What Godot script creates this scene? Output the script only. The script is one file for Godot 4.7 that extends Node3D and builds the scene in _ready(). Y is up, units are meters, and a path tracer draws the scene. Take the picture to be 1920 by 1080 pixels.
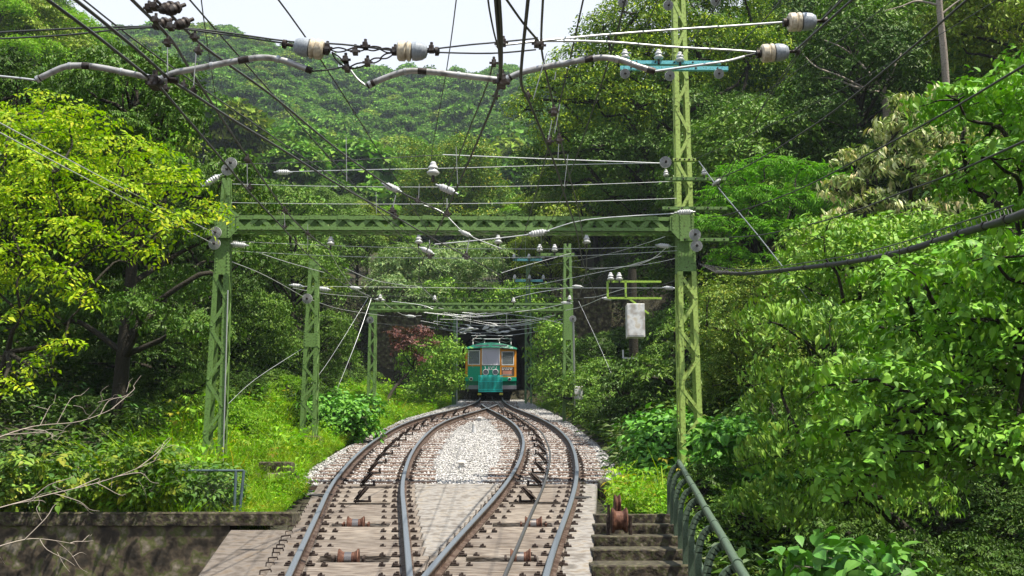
extends Node3D
# A mountain cable railway: the passing loop on its concrete deck, the green car at the tunnel, lattice posts and wires, forest on both sides.
# Lengths in metres. The line runs towards -Z and climbs by GRADE; tk(x, s, n) is a point in the frame of the line: x across, s along, n above the rail tops.

const FOCAL := 2200.0            # of a lens on a 1920 x 1080 frame
const PITCH := 0.181173
const YAW := 0.015908
const GRADE := 0.122151
const EYE := Vector3(0, 1.9345, 0)

var fwd := Vector3(sin(YAW) * cos(PITCH), sin(PITCH), -cos(YAW) * cos(PITCH))
var rgt := Vector3(cos(YAW), 0, sin(YAW))
var upv := Vector3()
var along := Vector3(0, sin(GRADE), -cos(GRADE))
var above := Vector3(0, cos(GRADE), sin(GRADE))
var M := {}
var taken := {}
var rng := RandomNumberGenerator.new()


func at(px: float, py: float, d: float) -> Vector3:   # the point at depth d seen under that angle
	return EYE + (fwd + rgt * ((px - 960.0) / FOCAL) + upv * ((540.0 - py) / FOCAL)) * d

func tk(x: float, s: float, n: float) -> Vector3:
	return Vector3(x, 0, 0) + along * s + above * n

func tp(px: float, py: float, n := 0.0) -> Vector2:    # (x, s) of the point at height n over the line
	var r := fwd + rgt * ((px - 960.0) / FOCAL) + upv * ((540.0 - py) / FOCAL)
	var t := -(above.dot(EYE) - n) / above.dot(r)
	var p := EYE + r * t
	return Vector2(p.x, along.dot(p))

func seen(p: Vector3) -> Vector3:                        # where a point stands in the frame, and its depth
	var q := p - EYE
	var z := q.dot(fwd)
	return Vector3(960.0 + FOCAL * q.dot(rgt) / z, 540.0 - FOCAL * q.dot(upv) / z, z)


# ---------------------------------------------------------------- shapes

class G:
	var v := PackedVector3Array()
	var n := PackedVector3Array()
	var c := PackedColorArray()
	func tri(a: Vector3, b: Vector3, d: Vector3) -> void:      # counter-clockwise from the front
		var m := (b - a).cross(d - a).normalized()
		v.append(a); v.append(d); v.append(b)
		n.append(m); n.append(m); n.append(m)
	func quad(a: Vector3, b: Vector3, d: Vector3, e: Vector3) -> void:
		tri(a, b, d); tri(a, d, e)
	func quadn(a: Vector3, b: Vector3, d: Vector3, e: Vector3, na: Vector3, nb: Vector3, nd: Vector3, ne: Vector3) -> void:
		v.append_array(PackedVector3Array([a, d, b, a, e, d]))
		n.append_array(PackedVector3Array([na, nd, nb, na, ne, nd]))
	func box(xf: Transform3D, s: Vector3, cut := 0.0) -> void:
		var h := s * 0.5
		if cut > 0.0:      # chamfer along the top edges
			var lo := [Vector3(-h.x, -h.y, h.z), Vector3(h.x, -h.y, h.z), Vector3(h.x, -h.y, -h.z), Vector3(-h.x, -h.y, -h.z)]
			var md := [Vector3(-h.x, h.y - cut, h.z), Vector3(h.x, h.y - cut, h.z), Vector3(h.x, h.y - cut, -h.z), Vector3(-h.x, h.y - cut, -h.z)]
			var hi := [Vector3(-h.x + cut, h.y, h.z - cut), Vector3(h.x - cut, h.y, h.z - cut), Vector3(h.x - cut, h.y, -h.z + cut), Vector3(-h.x + cut, h.y, -h.z + cut)]
			for k in 4:
				var j := (k + 1) % 4
				quad(xf * lo[k], xf * lo[j], xf * md[j], xf * md[k])
				quad(xf * md[k], xf * md[j], xf * hi[j], xf * hi[k])
			quad(xf * hi[0], xf * hi[1], xf * hi[2], xf * hi[3])
			quad(xf * lo[3], xf * lo[2], xf * lo[1], xf * lo[0])
			return
		var p := []
		for k in 8:
			p.append(xf * Vector3(h.x if k & 1 else -h.x, h.y if k & 2 else -h.y, h.z if k & 4 else -h.z))
		quad(p[4], p[5], p[7], p[6]); quad(p[1], p[0], p[2], p[3])
		quad(p[5], p[1], p[3], p[7]); quad(p[0], p[4], p[6], p[2])
		quad(p[6], p[7], p[3], p[2]); quad(p[0], p[1], p[5], p[4])
	func bar(a: Vector3, b: Vector3, w: float, h: float, up := Vector3.UP) -> void:
		var z := (b - a).normalized()
		if absf(z.dot(up)) > 0.98:
			up = Vector3(0, 0, 1)
		var x := up.cross(z).normalized()
		box(Transform3D(Basis(x, z.cross(x), z), (a + b) * 0.5), Vector3(w, h, a.distance_to(b)))
	func angle(a: Vector3, b: Vector3, w: float, t: float, u1: Vector3, u2: Vector3) -> void:   # an L-section whose two flanges run along u1 and u2
		for f in [[u1, u2], [u2, u1]]:
			var o: Vector3 = f[0] * (w * 0.5) + f[1] * (t * 0.5)
			bar(a + o, b + o, t, w, f[0])
	func tube(pts: PackedVector3Array, r0: float, r1: float, sides := 7, cap := true) -> void:
		var m := pts.size()
		if m < 2:
			return
		var x := Vector3.ZERO
		var old := []
		var oldn := []
		for i in m:
			var t := (pts[mini(i + 1, m - 1)] - pts[maxi(i - 1, 0)]).normalized()
			if x == Vector3.ZERO:
				x = t.cross(Vector3.UP if absf(t.y) < 0.9 else Vector3.RIGHT).normalized()
			x = (x - t * x.dot(t)).normalized()
			var y := t.cross(x)
			var r := lerpf(r0, r1, float(i) / (m - 1))
			var ring := []
			var rn := []
			for k in sides:
				var a := TAU * k / sides
				var d := x * cos(a) + y * sin(a)
				rn.append(d); ring.append(pts[i] + d * r)
			if i > 0:
				for k in sides:
					var j := (k + 1) % sides
					quadn(old[k], old[j], ring[j], ring[k], oldn[k], oldn[j], rn[j], rn[k])
			if cap and (i == 0 or i == m - 1):
				for k in sides:
					var j := (k + 1) % sides
					if i == 0:
						tri(pts[i], ring[j], ring[k])
					else:
						tri(pts[i], ring[k], ring[j])
			old = ring; oldn = rn
	func lathe(xf: Transform3D, prof: Array, sides := 14) -> void:       # prof: [radius, height] upwards
		for i in prof.size() - 1:
			var a: Array = prof[i]
			var b: Array = prof[i + 1]
			var sl := Vector2(b[1] - a[1], a[0] - b[0]).normalized()
			for k in sides:
				var t0 := TAU * k / sides
				var t1 := TAU * (k + 1) / sides
				var d0 := Vector3(cos(t0), 0, sin(t0))
				var d1 := Vector3(cos(t1), 0, sin(t1))
				var n0 := xf.basis * (d0 * sl.x + Vector3.UP * sl.y)
				var n1 := xf.basis * (d1 * sl.x + Vector3.UP * sl.y)
				quadn(xf * (d1 * a[0] + Vector3.UP * a[1]), xf * (d0 * a[0] + Vector3.UP * a[1]), xf * (d0 * b[0] + Vector3.UP * b[1]), xf * (d1 * b[0] + Vector3.UP * b[1]), n1, n0, n0, n1)
	func put(t: Dictionary, xf: Transform3D, k: int) -> void:            # a spray of leaves
		v.append_array(xf * t.v)
		n.append_array(Transform3D(xf.basis.orthonormalized(), Vector3.ZERO) * t.n)
		c.append_array(t.c[k % t.c.size()])
	func leaf(base: Vector3, dir: Vector3, nrm: Vector3, len: float, wid: float, fold: float, big: bool, col: Color) -> void:
		var side := dir.cross(nrm).normalized()
		var sag := nrm * (-0.22 * len)
		var l := base + dir * (0.42 * len) + side * (0.5 * wid) + nrm * (fold * wid)
		var r := base + dir * (0.42 * len) - side * (0.5 * wid) + nrm * (fold * wid)
		var tip := base + dir * len + sag
		var first := v.size()
		if big and len > 0.07 and len / wid < 2.0:      # broad leaves seen close: a rounded margin
			var ts := [0.0, 0.07, 0.22, 0.42, 0.62, 0.82, 1.0]
			var ws := [0.0, 0.33, 0.5, 0.48, 0.34, 0.15, 0.0]
			for k in 6:
				var c0: Vector3 = base + dir * (ts[k] * len) + sag * (ts[k] * ts[k])
				var c1: Vector3 = base + dir * (ts[k + 1] * len) + sag * (ts[k + 1] * ts[k + 1])
				for e in [1.0, -1.0]:
					var o0: Vector3 = c0 + side * (ws[k] * wid * e) + nrm * (fold * wid * ws[k] * 1.6)
					var o1: Vector3 = c1 + side * (ws[k + 1] * wid * e) + nrm * (fold * wid * ws[k + 1] * 1.6)
					if e > 0.0:
						if k > 0: tri(c0, o1, o0)
						tri(c0, c1, o1)
					else:
						if k > 0: tri(c0, o0, o1)
						tri(c0, o1, c1)
		elif big:
			var mid := base + dir * (0.5 * len) + sag * 0.1
			var l2 := base + dir * (0.76 * len) + side * (0.26 * wid) + nrm * (fold * wid * 0.5) + sag * 0.5
			var r2 := base + dir * (0.76 * len) - side * (0.26 * wid) + nrm * (fold * wid * 0.5) + sag * 0.5
			tri(base, mid, l); tri(base, r, mid)
			quad(mid, tip, l2, l); quad(mid, r, r2, tip)
		else:
			tri(base, tip, l); tri(base, r, tip)
		for k in v.size() - first:
			c.append(col)
	func blade(p: Vector3, dir: Vector3, len: float, w: float, bend: float, col: Color) -> void:
		var side := dir.cross(Vector3.UP).normalized() if absf(dir.y) < 0.97 else Vector3.RIGHT
		var out := Vector3(dir.x, 0, dir.z).normalized() if absf(dir.y) < 0.97 else Vector3.BACK
		var m := p + dir * (len * 0.55) + out * (bend * len * 0.25)
		var t := p + dir * (len * 0.85) + out * (bend * len)
		var first := v.size()
		quad(p - side * w, p + side * w, m + side * (w * 0.75), m - side * (w * 0.75))
		tri(m - side * (w * 0.75), m + side * (w * 0.75), t)
		for k in v.size() - first:
			c.append(col)
	func mesh() -> ArrayMesh:
		var a := []
		a.resize(Mesh.ARRAY_MAX)
		a[Mesh.ARRAY_VERTEX] = v
		a[Mesh.ARRAY_NORMAL] = n
		if c.size() == v.size() and c.size() > 0:
			a[Mesh.ARRAY_COLOR] = c
		var m := ArrayMesh.new()
		m.add_surface_from_arrays(Mesh.PRIMITIVE_TRIANGLES, a)
		return m


func frame(o: Vector3, y := Vector3.UP, z := Vector3.BACK) -> Transform3D:   # local y along y, local z as near z as it goes
	y = y.normalized()
	if absf(y.dot(z.normalized())) > 0.97:
		z = Vector3.RIGHT
	var x := y.cross(z).normalized()
	return Transform3D(Basis(x, y, x.cross(y)), o)

func line_frame(o: Vector3) -> Transform3D:
	return Transform3D(Basis(Vector3.RIGHT, above, -along), o)

func smooth(p: Array, per := 6) -> PackedVector3Array:     # a curve through the points
	var out := PackedVector3Array()
	for i in p.size() - 1:
		var a: Vector3 = p[maxi(i - 1, 0)]
		var b: Vector3 = p[i]
		var c: Vector3 = p[i + 1]
		var d: Vector3 = p[mini(i + 2, p.size() - 1)]
		for k in per:
			out.append(b.cubic_interpolate(c, a, d, float(k) / per))
	out.append(p[-1])
	return out


# ---------------------------------------------------------------- objects

func numbered(called: String) -> String:
	taken[called] = taken.get(called, -1) + 1
	return called if taken[called] == 0 else "%s_%03d" % [called, taken[called]]

func tag(o: Node3D, label: String, category: String, group := "", kind := "") -> Node3D:
	if label: o.set_meta("label", label)
	if category: o.set_meta("category", category)
	if group: o.set_meta("group", group)
	if kind: o.set_meta("kind", kind)
	return o

func thing(called: String, where: Vector3, label: String, category: String, group := "") -> Node3D:
	var o := Node3D.new()
	o.name = numbered(called)
	o.position = where
	add_child(o)
	return tag(o, label, category, group)

func part(called: String, m: Mesh, material: Material, parent: Node3D, where := Transform3D()) -> MeshInstance3D:
	var o := MeshInstance3D.new()
	o.name = called if parent != self else numbered(called)
	o.mesh = m
	o.material_override = material
	o.transform = where
	parent.add_child(o, true)
	return o

func own(called: String, g: G, material: Material, parent: Node3D) -> MeshInstance3D:    # a shape given in world axes, kept under a thing that is only moved
	if parent != self:
		var w := parent.position
		if parent.get_parent() != self and parent.get_parent() is Node3D:
			w += (parent.get_parent() as Node3D).position
		g.v = Transform3D(Basis(), -w) * g.v
	return part(called, g.mesh(), material, parent)

func setting(called: String, g: G, material: Material) -> MeshInstance3D:
	var o := part(called, g.mesh(), material, self)
	o.set_meta("kind", "structure")
	return o

func scatter(called: String, m: Mesh, material: Material, places: Array, colours: Array, parent: Node3D) -> MultiMeshInstance3D:
	var mm := MultiMesh.new()
	mm.transform_format = MultiMesh.TRANSFORM_3D
	mm.use_colors = colours.size() > 0
	mm.mesh = m
	mm.instance_count = places.size()
	for i in places.size():
		mm.set_instance_transform(i, places[i])
		if mm.use_colors:
			mm.set_instance_color(i, colours[i])
	var o := MultiMeshInstance3D.new()
	o.name = called if parent != self else numbered(called)
	o.multimesh = mm
	o.material_override = material
	o.set_meta("kind", "stuff")
	parent.add_child(o, true)
	return o


# ---------------------------------------------------------------- materials

func ramp(stops: Array) -> Gradient:
	var g := Gradient.new()
	g.offsets = PackedFloat32Array(stops.map(func(s): return s[0]))
	g.colors = PackedColorArray(stops.map(func(s): return s[1]))
	return g

func noise_tex(size: int, freq: float, octaves: int, sd: int, stops: Array, kind := FastNoiseLite.TYPE_SIMPLEX_SMOOTH) -> NoiseTexture2D:
	var f := FastNoiseLite.new()
	f.noise_type = kind
	f.seed = sd
	f.frequency = freq
	f.fractal_octaves = octaves
	var t := NoiseTexture2D.new()
	t.width = size
	t.height = size
	t.seamless = true
	t.noise = f
	if stops:
		t.color_ramp = ramp(stops)
	return t

func grey(x: float) -> Color:
	return Color(x, x, x)

func mk(called: String, lin: Color, rough: float, metal := 0.0, tex: Texture2D = null, scale := 1.0, relief: Texture2D = null, depth := 0.0) -> StandardMaterial3D:
	var m := StandardMaterial3D.new()
	m.resource_name = called
	m.albedo_color = lin.linear_to_srgb()
	m.roughness = rough
	m.metallic = metal
	m.uv1_triplanar = true
	m.uv1_world_triplanar = true
	m.uv1_scale = Vector3.ONE * scale
	m.albedo_texture = tex
	if relief:
		m.heightmap_enabled = true
		m.heightmap_texture = relief
		m.heightmap_scale = depth
	M[called] = m
	return m

func leaf_mat(called: String, rough: float, spec: float, back: Color) -> void:
	var m := StandardMaterial3D.new()
	m.resource_name = called
	m.vertex_color_use_as_albedo = true
	m.roughness = rough
	m.metallic_specular = spec
	m.backlight_enabled = true
	m.backlight = back
	M[called] = m

func materials() -> void:
	var stain := noise_tex(1024, 0.008, 7, 3, [[0.0, grey(0.6)], [0.3, Color(0.78, 0.75, 0.72)], [0.45, grey(0.9)], [0.6, grey(1.0)], [0.78, Color(0.93, 0.89, 0.83)], [1.0, Color(0.8, 0.75, 0.68)]])
	var grit := noise_tex(512, 0.05, 4, 9, [[0.0, grey(0.7)], [0.5, grey(0.92)], [1.0, grey(1.0)]])
	var bump := noise_tex(512, 0.04, 5, 21, [])
	var bump_low := noise_tex(512, 0.012, 5, 22, [])
	var rust := noise_tex(512, 0.012, 6, 31, [[0.0, Color(0.42, 0.3, 0.24)], [0.42, Color(0.62, 0.5, 0.42)], [0.6, Color(0.9, 0.86, 0.82)], [1.0, Color(1, 1, 1)]])
	var chips := noise_tex(1024, 0.022, 7, 41, [[0.0, Color(0.42, 0.3, 0.22)], [0.2, Color(0.6, 0.48, 0.38)], [0.24, Color(0.86, 0.87, 0.83)], [0.5, grey(0.94)], [0.65, grey(1.0)], [0.8, Color(0.95, 0.98, 1.0)], [1.0, Color(0.86, 0.9, 0.86)]])
	var tube_wear := noise_tex(512, 0.014, 5, 33, [[0.0, Color(0.45, 0.4, 0.36)], [0.3, grey(0.75)], [0.45, grey(0.95)], [1.0, grey(1.0)]])
	var moss := noise_tex(1024, 0.016, 7, 51, [[0.0, Color(0.12, 0.11, 0.09)], [0.36, Color(0.25, 0.22, 0.18)], [0.5, Color(0.36, 0.32, 0.27)], [0.58, Color(0.3, 0.33, 0.16)], [0.72, Color(0.44, 0.41, 0.36)], [1.0, Color(0.72, 0.7, 0.64)]])
	var board := noise_tex(1024, 0.009, 6, 61, [[0.0, Color(0.5, 0.45, 0.4)], [0.35, Color(0.74, 0.68, 0.62)], [0.55, Color(0.9, 0.88, 0.85)], [0.68, Color(1.0, 0.94, 0.86)], [0.8, Color(0.98, 0.97, 0.94)], [1.0, Color(1, 1, 1)]])
	var litter := noise_tex(1024, 0.03, 6, 71, [[0.0, Color(0.1, 0.085, 0.06)], [0.45, Color(0.2, 0.165, 0.12)], [0.55, Color(0.15, 0.18, 0.09)], [1.0, Color(0.34, 0.28, 0.2)]])
	mk("soil", Color(1, 1, 1), 0.95, 0, litter, 0.5, bump, 4.0)
	mk("ballast_bed", Color(0.34, 0.335, 0.325), 0.95, 0, grit, 1.5, bump, 3.0)
	mk("concrete", Color(0.14, 0.119, 0.102), 0.9, 0, stain, 0.45, bump, 0.5)
	mk("concrete_pale", Color(0.235, 0.222, 0.208), 0.9, 0, stain, 0.5, bump, 0.4)
	mk("concrete_dark", Color(0.55, 0.53, 0.5), 0.95, 0, moss, 0.55, bump_low, 3.0)
	mk("wall_moss", Color(0.85, 0.83, 0.78), 0.95, 0, moss, 0.22, bump_low, 4.0)
	for k in 4:
		var m := mk("plank%d" % k, [Color(0.215, 0.2, 0.19), Color(0.175, 0.16, 0.152), Color(0.24, 0.223, 0.21), Color(0.2, 0.183, 0.175)][k], 0.88, 0, board, 0.6, bump, 0.7)
		m.uv1_scale = Vector3(0.35, 1.6, 1.6)
		m.uv1_offset = Vector3(0.37 * k, 0.11 * k, 0.53 * k)
	for k in 2:
		var m := mk("sleeper%d" % k, [Color(0.16, 0.115, 0.1), Color(0.22, 0.165, 0.145)][k], 0.9, 0, board, 0.6, bump, 0.8)
		m.uv1_scale = Vector3(0.4, 2.0, 2.0)
	mk("rail_side", Color(0.13, 0.10, 0.085), 0.7, 0.3, rust, 1.2)
	mk("rail_head", Color(0.27, 0.305, 0.35), 0.45, 0.7, grit, 2.0)
	mk("iron", Color(0.06, 0.045, 0.04), 0.75, 0.3, rust, 3.0)
	mk("rust", Color(0.17, 0.085, 0.058), 0.7, 0.35, rust, 2.5)
	mk("worn_steel", Color(0.24, 0.22, 0.21), 0.35, 0.9, grit, 3.0)
	mk("cable", Color(0.10, 0.10, 0.105), 0.5, 0.5, grit, 6.0)
	mk("green_paint", Color(0.112, 0.215, 0.045), 0.55, 0, chips, 0.9, bump, 0.05)
	mk("green_dark", Color(0.08, 0.17, 0.06), 0.55, 0, chips, 0.9, bump, 0.05)
	mk("green_sunlit", Color(0.33, 0.46, 0.1), 0.55, 0, chips, 0.7, bump, 0.05)  # paler copy of the green paint: sunlight on the tall post put into the colour
	mk("green_lime", Color(0.30, 0.48, 0.05), 0.55, 0, chips, 0.7)
	mk("green_rail", Color(0.085, 0.13, 0.085), 0.5, 0.1, chips, 2.0)
	mk("blue_paint", Color(0.13, 0.48, 0.55), 0.5, 0, chips, 1.4)
	mk("galvanised", Color(0.52, 0.54, 0.56), 0.45, 0.6, grit, 3.0)
	mk("tube_grey", Color(0.42, 0.42, 0.42), 0.42, 0.35, tube_wear, 1.6)
	mk("wire_dark", Color(0.06, 0.065, 0.065), 0.6, 0.3)
	mk("wire_light", Color(0.55, 0.57, 0.58), 0.45, 0.6)
	mk("porcelain", Color(0.6, 0.61, 0.62), 0.22, 0, grit, 3.0)
	mk("porcelain_aged", Color(0.62, 0.56, 0.44), 0.3, 0, stain, 3.0)
	mk("porcelain_blue", Color(0.34, 0.38, 0.43), 0.3, 0, grit, 3.0)
	mk("fitting", Color(0.07, 0.07, 0.075), 0.55, 0.5, rust, 5.0)
	mk("slate_paint", Color(0.09, 0.14, 0.16), 0.5, 0.1, grit, 3.0)
	mk("rubber", Color(0.035, 0.035, 0.035), 0.7)
	mk("white_paint", Color(0.62, 0.63, 0.65), 0.5, 0, stain, 0.25)
	mk("car_green", Color(0.012, 0.46, 0.29), 0.3, 0, grit, 1.0)
	mk("car_green_dark", Color(0.008, 0.2, 0.12), 0.35, 0, grit, 1.0)
	mk("car_teal", Color(0.02, 0.55, 0.52), 0.35)
	mk("car_orange", Color(0.88, 0.36, 0.035), 0.4, 0, grit, 1.0)
	mk("car_grey", Color(0.25, 0.26, 0.31), 0.5, 0, grit, 1.0)
	mk("car_white", Color(0.8, 0.8, 0.8), 0.4)
	mk("car_inside", Color(0.13, 0.11, 0.095), 0.7)
	mk("car_pink", Color(0.62, 0.28, 0.2), 0.6)
	mk("car_sign", Color(0.20, 0.13, 0.10), 0.5, 0, stain, 2.0)
	mk("dark_metal", Color(0.03, 0.03, 0.03), 0.7, 0.2)
	mk("yellow_paint", Color(0.6, 0.55, 0.05), 0.5)
	mk("red_paint", Color(0.5, 0.04, 0.03), 0.5)
	mk("tunnel_lining", Color(0.16, 0.15, 0.14), 0.95, 0, moss, 0.4, bump_low, 2.0)
	mk("bark", Color(0.20, 0.165, 0.13), 0.9, 0, litter, 1.2, bump, 1.5)
	mk("bark_pale", Color(0.36, 0.32, 0.28), 0.9, 0, stain, 1.5, bump, 1.0)
	mk("twig", Color(0.30, 0.26, 0.22), 0.9)
	M.bark.albedo_color = Color(0.75, 0.7, 0.65)
	var gl := mk("glass", Color(0.9, 0.95, 0.95, 0.12), 0.03)
	gl.albedo_color = Color(0.85, 0.9, 0.92, 0.14)
	gl.transparency = BaseMaterial3D.TRANSPARENCY_ALPHA
	gl.uv1_triplanar = false
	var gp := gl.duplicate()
	gp.albedo_color = Color(0.9, 0.88, 0.95, 0.72)  # pale reflection of the sky put into the centre pane colour
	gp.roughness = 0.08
	M["glass_sky_tint"] = gp
	leaf_mat("leaf", 0.48, 0.3, Color(0.52, 0.6, 0.18))
	leaf_mat("leaf_gloss", 0.46, 0.26, Color(0.34, 0.4, 0.14))
	leaf_mat("leaf_thin", 0.55, 0.3, Color(0.8, 0.9, 0.22))
	leaf_mat("far_leaf", 0.7, 0.2, Color(0.6, 0.7, 0.3))
	var st := mk("stone", Color(1, 1, 1), 0.9)
	st.vertex_color_use_as_albedo = true


# ---------------------------------------------------------------- light and camera

func _ready() -> void:
	upv = rgt.cross(fwd)
	rng.seed = 7
	var cam := Camera3D.new()
	cam.name = "camera"
	cam.fov = rad_to_deg(2.0 * atan(540.0 / FOCAL))
	cam.near = 0.1
	cam.far = 4000.0
	cam.transform = Transform3D(Basis(rgt, upv, -fwd), EYE)
	cam.current = true
	add_child(cam)

	var sky_look := ProceduralSkyMaterial.new()
	sky_look.sky_top_color = Color(0.72, 0.82, 0.96)
	sky_look.sky_horizon_color = Color(0.98, 0.985, 1.0)
	sky_look.sky_curve = 0.9
	sky_look.sky_energy_multiplier = 1.0
	sky_look.ground_bottom_color = Color(0.35, 0.38, 0.33)
	sky_look.ground_horizon_color = Color(0.75, 0.78, 0.8)
	sky_look.sun_angle_max = 12.0
	var sky := Sky.new()
	sky.sky_material = sky_look
	var env := Environment.new()
	env.background_mode = Environment.BG_SKY
	env.sky = sky
	env.background_energy_multiplier = 0.58
	env.tonemap_mode = Environment.TONE_MAPPER_LINEAR
	env.tonemap_exposure = 2.0
	env.sdfgi_enabled = true
	env.ssao_enabled = true
	env.ssil_enabled = true
	env.fog_enabled = true
	env.fog_density = 0.00026
	env.fog_light_color = Color(0.86, 0.92, 1.0)
	var we := WorldEnvironment.new()
	we.name = "environment"
	we.environment = env
	add_child(we)

	var sun := DirectionalLight3D.new()
	sun.name = "sun"
	sun.light_energy = 1.6
	sun.light_color = Color(1.0, 0.965, 0.9)
	sun.light_angular_distance = 0.5
	sun.shadow_enabled = true
	var az := deg_to_rad(SUN_TURN)      # to the right of straight ahead
	var el := deg_to_rad(SUN_HEIGHT)
	var towards := Vector3(sin(az) * cos(el), sin(el), -cos(az) * cos(el))
	sun.basis = Basis.looking_at(-towards, Vector3.FORWARD)
	add_child(sun)

	materials()
	terrain()
	deck()
	tracks()
	steps_and_wall()
	portals()
	cable_car()
	wires()
	small_things()
	vegetation()


const SUN_TURN := 120.0
const SUN_HEIGHT := 65.0


# ---------------------------------------------------------------- ground

var roll := FastNoiseLite.new()

func table(t: Array, x: float) -> float:
	if x <= t[0][0]:
		return t[0][1]
	for i in t.size() - 1:
		if x <= t[i + 1][0]:
			var u: float = (x - t[i][0]) / (t[i + 1][0] - t[i][0])
			return lerpf(t[i][1], t[i + 1][1], u)
	return t[-1][1]

func ground_n(x: float, s: float) -> float:        # height of the land over the plane of the line
	var far_rise := table([[58.0, 0.0], [60.5, 4.6], [95.0, 8.5], [140.0, 14.0], [250.0, 44.0], [380.0, 93.0], [430.0, 95.0], [560.0, 50.0], [1000.0, -60.0]], s)
	far_rise += 14.0 * smoothstep(-45.0, -95.0, x * 380.0 / maxf(s, 150.0)) * smoothstep(150.0, 380.0, s)
	if s > 560.0:
		return far_rise
	var rough := roll.get_noise_2d(x * 2.2, s * 2.2) * 1.2
	var corridor := table([[-12.0, 1.7], [-8.0, 0.15], [-4.4, 0.0], [-3.7, -0.22], [-3.3, -0.34], [2.4, -0.34], [3.0, -0.1], [4.2, 0.5], [12.0, 5.0]], x)
	if s < 58.5 and x > -3.7 and x < 3.0:
		rough = 0.0
	var side := corridor
	if x < -12.0:
		side += minf((-12.0 - x) * 0.5, 24.0)
	elif x > 12.0:
		side += minf((x - 12.0) * 0.72, 30.0)
	side *= smoothstep(230.0, 100.0, s) if s > 100.0 else 1.0
	var n := side + far_rise + rough * clampf((absf(x + 0.4) - 3.4) * 0.4, 0.0, 1.0)
	if s < 24.0 and x > 2.3:          # a gully beside the steps
		n = lerpf(table([[2.3, -0.5], [3.0, -0.9], [7.0, -1.6], [10.0, 0.2], [20.0, 7.0], [45.0, 28.0]], x), n, smoothstep(17.0, 24.0, s))
	if s < 14.75 and x < 2.3:
		n = -2.9 if x > -14.0 else -2.9 + minf((-14.0 - x) * 0.4, 10.0)
	return n

func land(x: float, s: float) -> Vector3:
	return tk(x, s, 0.0) + Vector3.UP * ground_n(x, s)

func terrain() -> void:
	roll.seed = 5
	roll.frequency = 0.05
	var xs := []
	var ss := []
	for k in range(-30, 31):
		xs.append(k * 0.75)
	for k in range(1, 30):
		var e: float = 22.5 + pow(k, 1.7) * 2.0
		xs.append(e)
		xs.push_front(-e)
	for k in range(-8, 0):
		ss.append(k * 6.0)
	ss.append_array([0.0, 5.0, 10.0, 14.6, 14.9])
	for k in range(0, 58):
		ss.append(15.6 + k * 0.75)
	for k in range(0, 30):
		ss.append(59.0 + k * 2.0)
	for k in range(1, 34):
		ss.append(118.0 + k * 12.0 + pow(maxf(k - 26, 0), 2.0) * 12.0)
	var g := G.new()
	var rows := []
	for s in ss:
		var row := PackedVector3Array()
		for x in xs:
			row.append(land(x, s))
		rows.append(row)
	for i in rows.size() - 1:
		for j in xs.size() - 1:
			if ss[i] > 58.0 and ss[i] < 62.0 and xs[j] > -3.1 and xs[j] < 2.2:      # the tunnel mouth
				continue
			g.quad(rows[i][j], rows[i][j + 1], rows[i + 1][j + 1], rows[i + 1][j])
	setting("hillside_ground", g, M.soil)


# ---------------------------------------------------------------- deck, sleepers, rails

const LEFT_LINE := [[3.0, -0.72], [6.0, -0.9], [8.5, -1.07], [10.7, -1.265], [12.7, -1.44], [15.0, -1.64], [17.3, -1.84], [19.2, -1.97], [22.6, -2.13], [25.8, -2.21], [29.2, -2.22], [33.3, -2.14], [37.1, -1.88], [40.0, -1.52], [43.4, -1.02], [46.5, -0.60], [50.0, -0.27], [53.0, -0.13], [56.0, -0.10], [75.0, -0.1]]
const RIGHT_LINE := [[3.0, -0.62], [6.0, -0.45], [8.5, -0.26], [10.7, -0.07], [12.5, 0.11], [14.4, 0.32], [16.3, 0.53], [18.8, 0.77], [21.6, 0.98], [24.9, 1.15], [28.0, 1.24], [32.2, 1.22], [36.7, 1.02], [40.7, 0.71], [45.0, 0.32], [49.0, 0.05], [53.0, -0.08], [56.0, -0.1], [75.0, -0.1]]
const CABLE_LINE := [[4.0, -0.45], [10.69, 0.1], [12.69, 0.28], [15.31, 0.51], [18.26, 0.78], [21.55, 1.01], [23.91, 1.14], [26.85, 1.22], [30.64, 1.24], [33.39, 1.13], [37.22, 0.92], [40.73, 0.7], [44.97, 0.37], [52.24, 0.02], [60.0, -0.1]]

func curve(t: Array, s: float) -> float:
	for i in t.size() - 1:
		if s <= t[i + 1][0] or i == t.size() - 2:
			var a: Array = t[maxi(i - 1, 0)]
			var b: Array = t[i]
			var c: Array = t[i + 1]
			var d: Array = t[mini(i + 2, t.size() - 1)]
			var h: float = c[0] - b[0]
			var u := clampf((s - b[0]) / h, 0.0, 1.0)
			var m0: float = (c[1] - a[1]) / maxf(c[0] - a[0], 0.01) * h
			var m1: float = (d[1] - b[1]) / maxf(d[0] - b[0], 0.01) * h
			var u2 := u * u
			var u3 := u2 * u
			return b[1] * (2 * u3 - 3 * u2 + 1) + m0 * (u3 - 2 * u2 + u) + c[1] * (3 * u2 - 2 * u3) + m1 * (u3 - u2)
	return t[-1][1]

func deck_l(s: float) -> float:
	return lerpf(-2.08, -2.82, (s - 10.7) / 8.65)

func deck_r(s: float) -> float:
	return lerpf(0.86, 1.66, (s - 10.7) / 8.35)

const PLANK_TOP := -0.13
const PIT_ROWS := [12.2, 14.66, 16.8, 18.88]

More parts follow.
